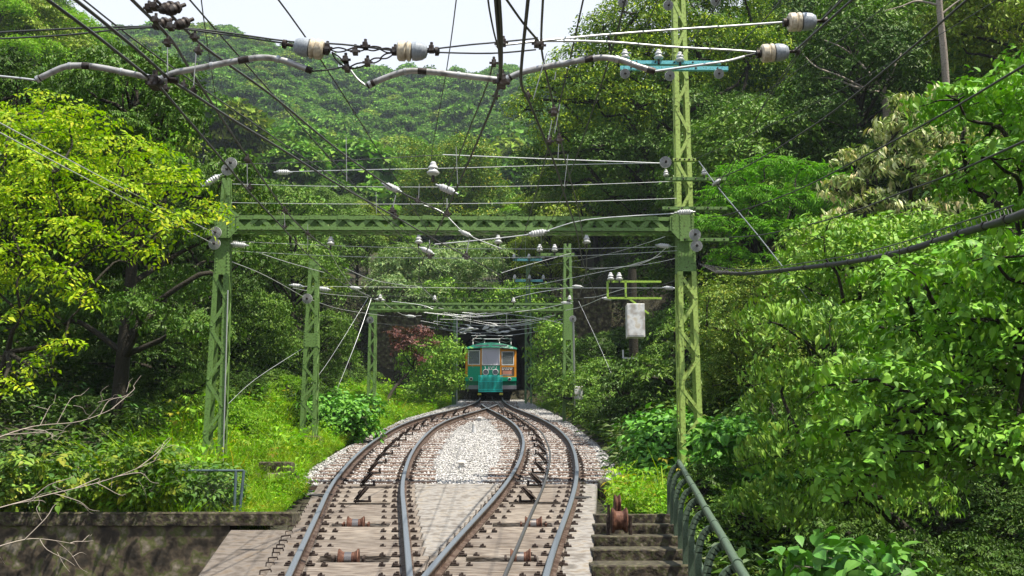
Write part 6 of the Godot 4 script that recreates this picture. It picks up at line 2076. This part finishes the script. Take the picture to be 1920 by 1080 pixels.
func heroes(green: Color) -> void:
	# the yellow-green tree before the post behind the fence
	var lime := Color(0.31, 0.43, 0.014)
	var gold := [sprig(41, 14, 0.25, 0.092, 0.042, "flat", [lime, lime * 1.25, Color(0.42, 0.47, 0.014), Color(0.18, 0.34, 0.02)], 0.2, true), sprig(42, 13, 0.23, 0.088, 0.042, "flat", [lime, Color(0.4, 0.46, 0.02), Color(0.2, 0.36, 0.02)], 0.2, true), sprig(43, 11, 0.19, 0.085, 0.042, "fan", [lime, lime * 0.8], 0.2, true)]
	var spots := [[60, 250, 16.5, 0.62], [150, 225, 16.8, 0.5], [235, 285, 16.6, 0.55], [325, 340, 16.8, 0.5], [395, 395, 17.0, 0.34], [100, 325, 15.8, 0.6], [205, 370, 16.0, 0.62], [290, 410, 16.4, 0.5], [30, 390, 15.5, 0.6], [120, 440, 15.4, 0.55], [40, 480, 15.0, 0.5], [240, 330, 17.2, 0.5], [350, 420, 16.6, 0.34], [85, 200, 17.5, 0.45], [10, 300, 16.0, 0.6], [170, 300, 17.0, 0.5], [190, 460, 15.6, 0.42], [260, 470, 15.9, 0.3], [110, 520, 15.0, 0.38], [-40, 230, 16.5, 0.7], [-60, 360, 16.0, 0.7], [-30, 520, 15.3, 0.5], [150, 560, 15.0, 0.22], [40, 590, 15.0, 0.3], [60, 690, 14.6, 0.28], [120, 650, 14.8, 0.24], [10, 720, 14.4, 0.26]]
	tree_at("yellow_green_tree", "sparse yellow green tree with backlit leaves, leaning over the fence", "tree", "", land(-6.9, 15.6), at(15, 660, 15.0), spots, 0.42, gold, 21.0, 0.6, 1.05, M.leaf_thin, M.bark, 0.085, 401)
	# the big dark tree; upper leaves coloured for young shoots and sunlit top
	var sunlit_flush := [sprig(51, 13, 0.3, 0.15, 0.075, "fan", [green * 0.95, green * 0.8, green * 1.1], 0.3), sprig(52, 13, 0.3, 0.15, 0.075, "fan", [green * 0.85, green * 1.0], 0.3), sprig(53, 13, 0.3, 0.15, 0.075, "fan", [Color(0.36, 0.44, 0.015), Color(0.28, 0.38, 0.015), Color(0.17, 0.28, 0.02)], 0.25)]
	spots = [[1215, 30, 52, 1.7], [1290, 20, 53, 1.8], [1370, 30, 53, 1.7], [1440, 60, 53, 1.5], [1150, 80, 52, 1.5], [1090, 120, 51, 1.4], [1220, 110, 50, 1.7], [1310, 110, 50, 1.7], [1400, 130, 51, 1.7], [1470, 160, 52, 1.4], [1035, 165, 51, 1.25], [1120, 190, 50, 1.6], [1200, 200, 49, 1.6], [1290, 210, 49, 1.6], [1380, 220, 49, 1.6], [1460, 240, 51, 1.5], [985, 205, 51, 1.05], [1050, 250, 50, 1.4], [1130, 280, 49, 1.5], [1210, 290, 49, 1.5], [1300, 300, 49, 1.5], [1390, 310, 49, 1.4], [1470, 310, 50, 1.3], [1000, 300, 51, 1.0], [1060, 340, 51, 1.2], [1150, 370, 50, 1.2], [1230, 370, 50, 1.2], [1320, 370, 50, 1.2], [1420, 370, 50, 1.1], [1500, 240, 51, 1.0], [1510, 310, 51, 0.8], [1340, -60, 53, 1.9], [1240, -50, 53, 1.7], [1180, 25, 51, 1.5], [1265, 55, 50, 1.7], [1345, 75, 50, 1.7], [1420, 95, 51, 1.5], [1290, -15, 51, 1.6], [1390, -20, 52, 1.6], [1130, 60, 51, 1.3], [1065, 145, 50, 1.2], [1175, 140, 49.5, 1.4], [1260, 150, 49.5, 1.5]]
	tree_at("big_evergreen_tree", "huge dark evergreen with yellow green shoots, a sunlit top put into the leaf colour, and spreading limbs behind the tall post", "tree", "", land(8.2, 51.0), at(1255, 330, 52.0), spots, 0.58, [[sunlit_flush[2], sunlit_flush[2], sunlit_flush[1]], [sunlit_flush[0], sunlit_flush[1]]], 12.0, 0.25, 1.0, M.leaf, M.bark, 0.42, 402)
	# cream young-leaved tree
	var cream := Color(0.6, 0.61, 0.32)
	var pale := [sprig(61, 9, 0.16, 0.2, 0.06, "hang", [cream, cream * 1.2, Color(0.5, 0.44, 0.24), Color(0.3, 0.36, 0.12)], 0.2, true), sprig(62, 9, 0.16, 0.2, 0.06, "hang", [cream, Color(0.36, 0.42, 0.16)], 0.2, true), sprig(63, 10, 0.2, 0.2, 0.06, "fan", [Color(0.13, 0.2, 0.04)], 0.25, true)]
	spots = [[1720, 215, 26, 0.5], [1790, 215, 26.5, 0.5], [1670, 245, 26, 0.5], [1740, 265, 25.5, 0.65], [1820, 270, 26, 0.6], [1640, 300, 26, 0.55], [1700, 320, 25.5, 0.6], [1790, 330, 25.5, 0.65], [1860, 330, 26, 0.6], [1580, 350, 26, 0.5], [1640, 380, 25.5, 0.55], [1720, 400, 25, 0.6], [1560, 410, 25.5, 0.4], [1800, 400, 25.5, 0.6], [1540, 440, 25, 0.5], [1600, 300, 26.5, 0.5], [1690, 195, 26.5, 0.4], [1760, 180, 27, 0.4], [1500, 460, 25, 0.4], [1620, 440, 25, 0.5], [1680, 460, 24.5, 0.5], [1860, 240, 27, 0.6], [1400, 610, 24, 0.28], [1450, 590, 24, 0.25]]
	tree_at("cream_leaved_tree", "tree with drooping cream coloured young leaves on the slope", "tree", "", land(9.0, 26.5), at(1720, 430, 26.0), spots, 0.6, pale, 20.0, 0.4, 1.0, M.leaf, M.bark, 0.14, 403)
	# fresh green feathery tree
	var fresh := Color(0.12, 0.3, 0.025)
	var feather := [sprig(71, 18, 0.3, 0.14, 0.04, "flat", [fresh, fresh * 1.2, fresh * 0.8], 0.2), sprig(72, 18, 0.3, 0.14, 0.04, "flat", [fresh, Color(0.16, 0.33, 0.03)], 0.2)]
	spots = [[1380, 330, 30, 0.6], [1440, 310, 30, 0.6], [1500, 320, 30, 0.6], [1555, 335, 30, 0.5], [1350, 370, 29.5, 0.55], [1420, 370, 29.5, 0.65], [1490, 375, 29.5, 0.65], [1550, 385, 29.5, 0.5], [1330, 420, 29, 0.45], [1400, 430, 29, 0.55], [1470, 430, 29, 0.55], [1530, 430, 29, 0.45], [1370, 480, 29, 0.5], [1440, 490, 29, 0.5]]
	tree_at("feathery_tree", "fresh green feathery-leaved tree just behind the tall post", "tree", "", land(7.0, 30.0), at(1430, 470, 29.6), spots, 0.5, feather, 15.0, 0.5, 1.0, M.leaf_thin, M.bark, 0.12, 404)
	# fine-leaved tree behind the foot of the tall post
	var fine := [sprig(81, 20, 0.2, 0.055, 0.03, "fan", [Color(0.163, 0.237, 0.03), Color(0.112, 0.188, 0.025), Color(0.225, 0.275, 0.03)], 0.25), sprig(82, 20, 0.2, 0.055, 0.03, "flat", [Color(0.15, 0.237, 0.03)], 0.25)]
	tree_at("fine_leaved_tree", "fine-leaved olive green tree with a dark crooked stem beside the tall post", "tree", "", land(4.9, 22.8), at(1395, 700, 22.6), cloud_of(1325, 1500, 500, 740, 22.0, 23.4, 0.35, 0.55, 22, 405), 0.75, fine, 26.0, 0.6, 1.0, M.leaf, M.bark, 0.09, 405)
	# mixed trees on the gully side
	var mids := [sprig(91, 12, 0.2, 0.1, 0.05, "fan", [Color(0.176, 0.324, 0.035), Color(0.23, 0.378, 0.04), Color(0.121, 0.257, 0.03)], 0.25, true), sprig(92, 12, 0.2, 0.11, 0.045, "hang", [Color(0.162, 0.311, 0.035), Color(0.18, 0.3, 0.04)], 0.25, true)]
	tree_at("gully_tree", "leafy green tree filling the gully beyond the hanging cable", "tree", "", land(9.0, 18.5), at(1760, 760, 18.0), cloud_of(1500, 1960, 400, 640, 16.5, 19.0, 0.4, 0.7, 34, 406), 0.5, mids, 26.0, 0.2, 1.0, M.leaf, M.bark, 0.13, 406)
	tree_at("gully_tree", "dark drooping-leaved tree in the gully below the hanging cable", "tree", "", land(6.0, 14.5), at(1620, 930, 14.0), cloud_of(1430, 1720, 600, 960, 13.2, 15.2, 0.34, 0.55, 32, 407), 0.5, [mids[1], sprig(93, 12, 0.2, 0.11, 0.038, "hang", [Color(0.1, 0.2, 0.03), Color(0.14, 0.26, 0.035)], 0.25, true)], 28.0, 0.35, 1.0, M.leaf, M.bark, 0.1, 407)
	# the near tree with broad leaves
	var broad := [sprig(94, 12, 0.16, 0.072, 0.039, "flat", [Color(0.135, 0.311, 0.03), Color(0.189, 0.392, 0.035), Color(0.108, 0.243, 0.03)], 0.22, true), sprig(95, 11, 0.14, 0.074, 0.039, "hang", [Color(0.149, 0.324, 0.03), Color(0.216, 0.405, 0.04)], 0.22, true), sprig(96, 10, 0.14, 0.07, 0.038, "fan", [Color(0.135, 0.297, 0.03), Color(0.121, 0.243, 0.04)], 0.22, true)]
	spots = cloud_of(1790, 2060, 120, 420, 9.0, 11.5, 0.3, 0.5, 20, 408)
	spots.append_array(cloud_of(1640, 2060, 470, 720, 8.2, 10.5, 0.3, 0.5, 24, 409))
	spots.append_array(cloud_of(1560, 2060, 740, 900, 8.0, 9.8, 0.26, 0.44, 18, 410))
	tree_at("broad_leaved_tree", "broad-leaved tree with long spreading boughs over the gully", "tree", "", land(5.6, 9.6) + Vector3(0, -0.5, 0), at(2010, 700, 9.8), spots, 0.36, broad, 40.0, 0.3, 1.0, M.leaf, M.bark, 0.11, 408)
	# large heart-shaped leaves at the bottom
	var heart := [sprig(97, 8, 0.15, 0.115, 0.085, "hang", [Color(0.08, 0.22, 0.035), Color(0.11, 0.26, 0.04)], 0.2, true), sprig(98, 8, 0.16, 0.11, 0.085, "fan", [Color(0.08, 0.21, 0.035), Color(0.12, 0.27, 0.05)], 0.2, true)]
	tree_at("large_leaved_bush", "bush with large heart-shaped leaves and red shoots beside the handrail", "bush", "", at(1620, 1330, 7.6), at(1610, 1160, 7.6), [[1490, 1060, 7.4, 0.17], [1550, 1035, 7.5, 0.17], [1600, 1050, 7.3, 0.18], [1650, 1070, 7.4, 0.18], [1700, 1050, 7.8, 0.17], [1540, 1100, 7.3, 0.18], [1620, 1110, 7.2, 0.2], [1700, 1120, 7.3, 0.2]], 0.7, heart, 24.0, 0.5, 1.0, M.leaf, M.twig, 0.03, 411)
	# hydrangea bushes
	var hyd := [sprig(111, 10, 0.18, 0.12, 0.075, "fan", [Color(0.084, 0.24, 0.03), Color(0.12, 0.312, 0.04), Color(0.066, 0.18, 0.03)], 0.2, true), sprig(112, 10, 0.18, 0.125, 0.075, "fan", [Color(0.108, 0.288, 0.03), Color(0.144, 0.336, 0.04)], 0.2, true)]
	tree_at("hydrangea_bush", "rounded hydrangea bush at the ballast edge before the tall post", "bush", "hydrangea bushes", land(3.0, 20.5), land(3.0, 20.5) + Vector3(0, 0.3, 0), cloud_of(1205, 1300, 790, 920, 18.6, 20.6, 0.28, 0.42, 22, 412), 0.7, hyd, 26.0, 0.4, 1.0, M.leaf, M.twig, 0.03, 412)
	tree_at("hydrangea_bush", "bright hydrangea bush behind the handrail and the junction box", "bush", "hydrangea bushes", land(3.9, 18.5), land(3.9, 18.5) + Vector3(0, 0.3, 0), cloud_of(1325, 1450, 800, 970, 17.0, 19.5, 0.28, 0.42, 28, 413), 0.7, hyd, 26.0, 0.4, 1.0, M.leaf, M.twig, 0.03, 413)
	tree_at("hydrangea_bush", "dark green hydrangea bush beside the lone lattice post on the bank", "bush", "hydrangea bushes", land(-3.9, 29.5), land(-3.9, 29.5) + Vector3(0, 0.3, 0), cloud_of(585, 685, 745, 810, 27.5, 31, 0.35, 0.5, 14, 414), 0.7, hyd, 24.0, 0.4, 1.0, M.leaf, M.twig, 0.03, 414)
	# red maple and the pale tree above the line
	tree_at("red_maple", "small red-leaved maple beside the slim lattice post", "tree", "", land(-4.2, 44.0), at(775, 690, 46), [[750, 625, 46, 0.45], [790, 622, 46, 0.45], [770, 645, 45.5, 0.45], [803, 645, 46, 0.35], [745, 650, 46, 0.35], [785, 668, 45.8, 0.3]], 0.6, [sprig(121, 14, 0.25, 0.1, 0.07, "flat", [Color(0.12, 0.045, 0.04), Color(0.16, 0.07, 0.055), Color(0.09, 0.04, 0.04)], 0.3)], 18.0, 0.5, 1.0, M.leaf, M.bark, 0.08, 415)
	var silver := [sprig(131, 18, 0.34, 0.15, 0.06, "flat", [Color(0.213, 0.312, 0.11), Color(0.163, 0.263, 0.09), Color(0.275, 0.362, 0.15)], 0.22), sprig(132, 18, 0.34, 0.15, 0.06, "fan", [Color(0.188, 0.288, 0.1), Color(0.25, 0.338, 0.13)], 0.22)]
	tree_at("silver_green_tree", "broad pale silver green tree above the line behind the truss beam", "tree", "", land(-6.0, 60.0), at(800, 560, 62), cloud_of(720, 920, 470, 575, 58, 63, 0.8, 1.2, 26, 416), 0.6, silver, 10.0, 0.4, 1.0, M.leaf, M.bark, 0.2, 416)
	var sunny := [sprig(141, 12, 0.32, 0.19, 0.1, "fan", [Color(0.213, 0.288, 0.03), Color(0.15, 0.25, 0.03), Color(0.325, 0.35, 0.03)], 0.25), sprig(142, 12, 0.32, 0.19, 0.1, "fan", [Color(0.163, 0.263, 0.03), green * 1.2], 0.25)]
	tree_at("golden_topped_tree", "tree with golden green top standing before the far hill", "tree", "", land(-1.5, 90.0), at(850, 420, 92), cloud_of(770, 930, 275, 420, 88, 94, 1.2, 1.8, 22, 417), 0.7, sunny, 6.0, 0.4, 1.1, M.leaf, M.bark, 0.25, 417)
	# bushes by the tunnel
	tree_at("tunnel_bush", "bright green bush beside the tunnel mouth", "bush", "", land(3.6, 50.0), land(3.6, 50.0) + Vector3(0, 0.8, 0), cloud_of(1005, 1060, 600, 735, 47, 52, 0.6, 0.9, 12, 418), 0.8, mids, 10.0, 0.4, 1.4, M.leaf, M.bark, 0.06, 418)
	tree_at("tunnel_bush", "leafy bush beside the slender grey pole", "bush", "", land(-4.0, 48.0), land(-4.0, 48.0) + Vector3(0, 0.8, 0), cloud_of(770, 850, 640, 740, 46, 51, 0.5, 0.8, 14, 419), 0.8, mids, 10.0, 0.4, 1.4, M.leaf, M.bark, 0.06, 419)

	tree_at("portal_bush", "leafy bush hanging over the head wall of the tunnel", "bush", "", tk(-0.5, 60.6, 5.2), tk(-0.5, 60.4, 5.6), cloud_of(800, 1040, 545, 592, 57.2, 59.5, 0.6, 0.95, 16, 420), 0.7, mids, 12.0, 0.5, 1.4, M.leaf, M.bark, 0.06, 420)
	# bare trees on the steep slope and dead branches by the wall
	rng.seed = 430
	var dead := thing("bare_tree", at(1650, 215, 40), "pale bare forked tree against the dark slope", "tree")
	var g := G.new()
	var fork := at(1655, 175, 40)
	g.tube(smooth([at(1665, 260, 40), at(1662, 205, 40), fork], 4), 0.16, 0.11, 8)
	for q in [[[1640, 150], [1610, 115], [1580, 90], [1545, 75]], [[1665, 140], [1650, 100], [1625, 75], [1600, 40]], [[1630, 170], [1580, 145], [1530, 125], [1505, 100]], [[1610, 165], [1570, 150], [1540, 145]], [[1675, 130], [1690, 95], [1680, 60]]]:
		var p := [fork]
		for k in q:
			p.append(at(k[0], k[1], 40 + rng.randf_range(-0.6, 0.6)))
		g.tube(smooth(p, 4), 0.06, 0.012, 6)
	own("trunk", g, M.bark_pale, dead)
	var tall := thing("bare_tree", at(1775, 170, 38), "straight pale trunk standing on the dark slope", "tree")
	g = G.new()
	g.tube(smooth([at(1776, 200, 38), at(1770, 100, 38), at(1762, 20, 38), at(1758, -60, 38)], 4), 0.13, 0.1, 8)
	for q in [[[1760, 10], [1720, 2], [1690, 12], [1660, 20]], [[1762, 30], [1800, 0], [1840, -20]]]:
		var p := []
		for k in q:
			p.append(at(k[0], k[1], 38))
		g.tube(smooth(p, 4), 0.045, 0.01, 6)
	own("trunk", g, M.bark_pale, tall)
	for q in [[[-30, 960, 11.0], [80, 930, 11.5], [200, 900, 12.0], [300, 860, 12.5]], [[-30, 830, 11.5], [60, 800, 12.0], [150, 790, 12.5], [215, 765, 13.0]], [[-20, 1030, 10.0], [60, 1010, 10.6], [140, 1020, 11.0]]]:
		var p := []
		for k in q:
			p.append(at(k[0], k[1], k[2]))
		var br := thing("dead_branch", p[0], "bare grey twiggy branch reaching over the retaining wall", "branch", "bare branches by the wall")
		g = G.new()
		var c := smooth(p, 6)
		g.tube(c, 0.0065, 0.0025, 6)
		for k in range(3, c.size() - 1, 2):
			var d := (c[k + 1] - c[k]).normalized()
			var e := (d + Vector3(rng.randfn(), rng.randfn(), rng.randfn()) * 0.6).normalized()
			var tip := c[k] + e * rng.randf_range(0.25, 0.6)
			limb(g, c[k], tip, 0.005, 0.0015, 0.1, 4)
			limb(g, c[k].lerp(tip, 0.5), c[k].lerp(tip, 0.5) + (e + Vector3(rng.randfn(), rng.randfn(), rng.randfn()) * 0.7).normalized() * 0.22, 0.003, 0.001, 0.1, 4)
		own("twigs", g, M.twig, br)

func undergrowth(green: Color) -> void:
	# shrubs along both sides
	rng.seed = 501
	var spots := []
	for k in 60:
		spots.append([-4.4 - 3.6 * rng.randf(), rng.randf_range(15.5, 56.0), rng.randf_range(0.45, 0.9)])
	for k in 34:
		spots.append([rng.randf_range(3.2, 8.0), rng.randf_range(26.0, 57.0), rng.randf_range(0.6, 1.2)])
	for k in 26:
		spots.append([rng.randf_range(2.9, 8.5), rng.randf_range(10.0, 24.0), rng.randf_range(0.5, 0.8)])
	for k in spots.size():
		var q: Array = spots[k]
		var bank: bool = q[0] < 0.0
		var near_edge: bool = bank and q[0] > -6.0
		var look := "leaf_lime" if near_edge and rng.randf() < 0.6 else ("leaf_mid" if rng.randf() < 0.4 else "leaf_dark")
		var label: String = {"leaf_lime": "bright green", "leaf_mid": "mid green", "leaf_dark": "dark green"}[look] + (" shrub growing on the grassy bank" if bank else (" shrub on the bank by the transformer pole" if q[1] > 25.0 else " shrub in the gully below the handrail"))
		plant("shrub_a" if rng.randf() < 0.5 else "shrub_b", land(q[0], q[1]), q[2] * (0.8 if near_edge else 1.1) * (0.45 if q[1] < 24.0 and bank else 1.0), M[look], "shrub", label, "shrub", "shrubs of the grassy bank" if bank else "shrubs beyond the line")
	# low bushes in front of and behind the wire fence
	var yel := [sprig(151, 11, 0.16, 0.085, 0.05, "flat", [Color(0.2, 0.3, 0.03), Color(0.14, 0.24, 0.03), Color(0.28, 0.32, 0.04)], 0.25, true), sprig(152, 11, 0.16, 0.08, 0.045, "fan", [Color(0.11, 0.21, 0.03), Color(0.08, 0.16, 0.03)], 0.25, true)]
	tree_at("fence_bush", "yellow green bush spilling over the wall before the wire fence", "bush", "bushes at the fence", at(220, 955, 14.5), at(220, 930, 14.5), cloud_of(120, 330, 850, 945, 14.2, 15.2, 0.16, 0.28, 26, 502), 0.7, yel, 32.0, 0.6, 1.0, M.leaf_thin, M.twig, 0.025, 502)
	tree_at("fence_bush", "dark green creeper bush behind the mesh of the wire fence", "bush", "bushes at the fence", land(-4.3, 15.4), land(-4.3, 15.4) + Vector3(0, 0.2, 0), cloud_of(300, 450, 885, 945, 14.9, 15.8, 0.16, 0.26, 20, 503), 0.7, [yel[1]], 34.0, 0.6, 1.0, M.leaf, M.twig, 0.025, 503)
	tree_at("fence_bush", "pale green weedy bush at the end of the retaining wall", "bush", "bushes at the fence", at(60, 960, 14.6), at(60, 930, 14.6), cloud_of(-40, 110, 870, 950, 14.2, 15.4, 0.16, 0.3, 18, 504), 0.7, yel, 30.0, 0.6, 1.0, M.leaf, M.twig, 0.025, 504)
	# grass and weeds
	rng.seed = 510
	var tuft := G.new()
	for k in 16:
		var an := rng.randf() * TAU
		var dir := Vector3(cos(an) * 0.35, 1.0, sin(an) * 0.35).normalized()
		tuft.blade(Vector3(cos(an), 0, sin(an)) * rng.randf_range(0.0, 0.05), dir, rng.randf_range(0.2, 0.6), rng.randf_range(0.004, 0.008), rng.randf_range(0.1, 0.75), tone(Color(0.25, 0.40, 0.03), 0.25))
	var weed := G.new()
	var wl := sprig(511, 9, 0.1, 0.09, 0.045, "fan", [Color(0.17, 0.34, 0.03), Color(0.24, 0.4, 0.03)], 0.25, true)
	for k in 4:
		var p := Vector3(rng.randf_range(-0.08, 0.08), 0.08 + k * 0.09, rng.randf_range(-0.08, 0.08))
		weed.put(wl, frame(p, Vector3.UP, Vector3(rng.randfn(), 0, rng.randfn())) * Transform3D(Basis.from_scale(Vector3.ONE * (1.2 - k * 0.15)), Vector3.ZERO), k)
	var gp := []
	var gc := []
	var wp := []
	var wc := []
	for k in 24000:
		var s := 14.9 + 41.0 * pow(rng.randf(), 1.3)
		var edge := table([[14.9, deck_l(14.9) - 0.35], [19.3, -3.0], [20.0, -3.35], [27.0, -3.6], [40.0, -3.2], [48.0, -2.3], [56.0, -1.8]], s)
		var x := edge - 2.9 * pow(rng.randf(), 1.2)
		if k % 6 == 0:      # the other bank, and the patch above the steps
			x = table([[15.3, 1.5], [19.0, 1.9], [20.0, 2.6], [30.0, 2.8], [46.0, 2.5], [57.0, 1.8]], s) + (4.0 * rng.randf() if s > 19.5 else 0.9 * rng.randf())
			if s < 15.6:
				continue
		var p := land(x, s)
		if x > 0.0 and s < 19.0:
			p = tk(x, s, -0.2)
		elif s < 19.2 and x > -4.0:
			p = tk(x, s, -0.22)
		var size := (rng.randf_range(0.3, 0.7) + 0.7 * pow(rng.randf(), 6.0)) * (1.0 + 0.35 * smoothstep(0.8, 2.4, edge - x))
		var b := Basis(Vector3.UP, rng.randf() * TAU) * Basis.from_scale(Vector3.ONE * size)
		var c := rng.randf_range(0.5, 1.25)
		var patch := roll.get_noise_2d(x * 14.0, s * 14.0)
		c *= 1.0 + 0.7 * patch
		size *= 1.0 + 0.9 * roll.get_noise_2d(x * 9.0 + 300.0, s * 9.0)
		b = Basis(Vector3.UP, rng.randf() * TAU) * Basis.from_scale(Vector3(size, size * rng.randf_range(0.8, 1.3), size))
		var dry := 1.0 if rng.randf() > 0.06 else 1.7
		var col := Color(c * rng.randf_range(0.75, 1.2) * dry, c * (0.85 if dry > 1.0 else 1.0), c * 0.9)
		if rng.randf() < 0.5 + 0.7 * roll.get_noise_2d(x * 7.0 + 90.0, s * 7.0):
			gp.append(Transform3D(b, p)); gc.append(col)
		else:
			wp.append(Transform3D(b, p)); wc.append(col)
	tag(scatter("grass", tuft.mesh(), M.leaf_thin, gp, gc, self), "bright green grass growing along both edges of the ballast", "grass")
	tag(scatter("weeds", weed.mesh(), M.leaf_thin, wp, wc, self), "leafy green weeds growing among the grass of the banks", "weeds")
	# ferns and low plants on the forest floor
	var fern := G.new()
	var fl := sprig(512, 18, 0.26, 0.12, 0.05, "fan", [green * 0.6, green * 0.45, green * 0.8], 0.3)
	for k in 3:
		fern.put(fl, frame(Vector3(rng.randf_range(-0.2, 0.2), 0.12 + 0.14 * k, rng.randf_range(-0.2, 0.2)), Vector3.UP, Vector3(rng.randfn(), 0, rng.randfn())), k)
	var fp := []
	var fc := []
	for k in 11000:
		var s := 15.0 + 48.0 * rng.randf()
		var x := -6.0 - 22.0 * pow(rng.randf(), 1.3) if k % 2 == 0 else 2.9 + 24.0 * pow(rng.randf(), 1.4)
		if k % 8 == 1:
			s = rng.randf_range(6.0, 24.0)
			x = rng.randf_range(2.5, 9.0)
		var p := land(x, s)
		var q := seen(p)
		if q.x < -150 or q.x > 2070 or q.y > 1250:
			continue
		var size := rng.randf_range(0.7, 1.6)
		fp.append(Transform3D(Basis(Vector3.UP, rng.randf() * TAU) * Basis.from_scale(Vector3.ONE * size), p))
		var c := rng.randf_range(0.6, 1.2)
		fc.append(Color(c * rng.randf_range(0.8, 1.3), c, c))
	tag(scatter("forest_floor_plants", fern.mesh(), M.leaf, fp, fc, self), "low dark ferns and seedlings covering the forest floor", "undergrowth")
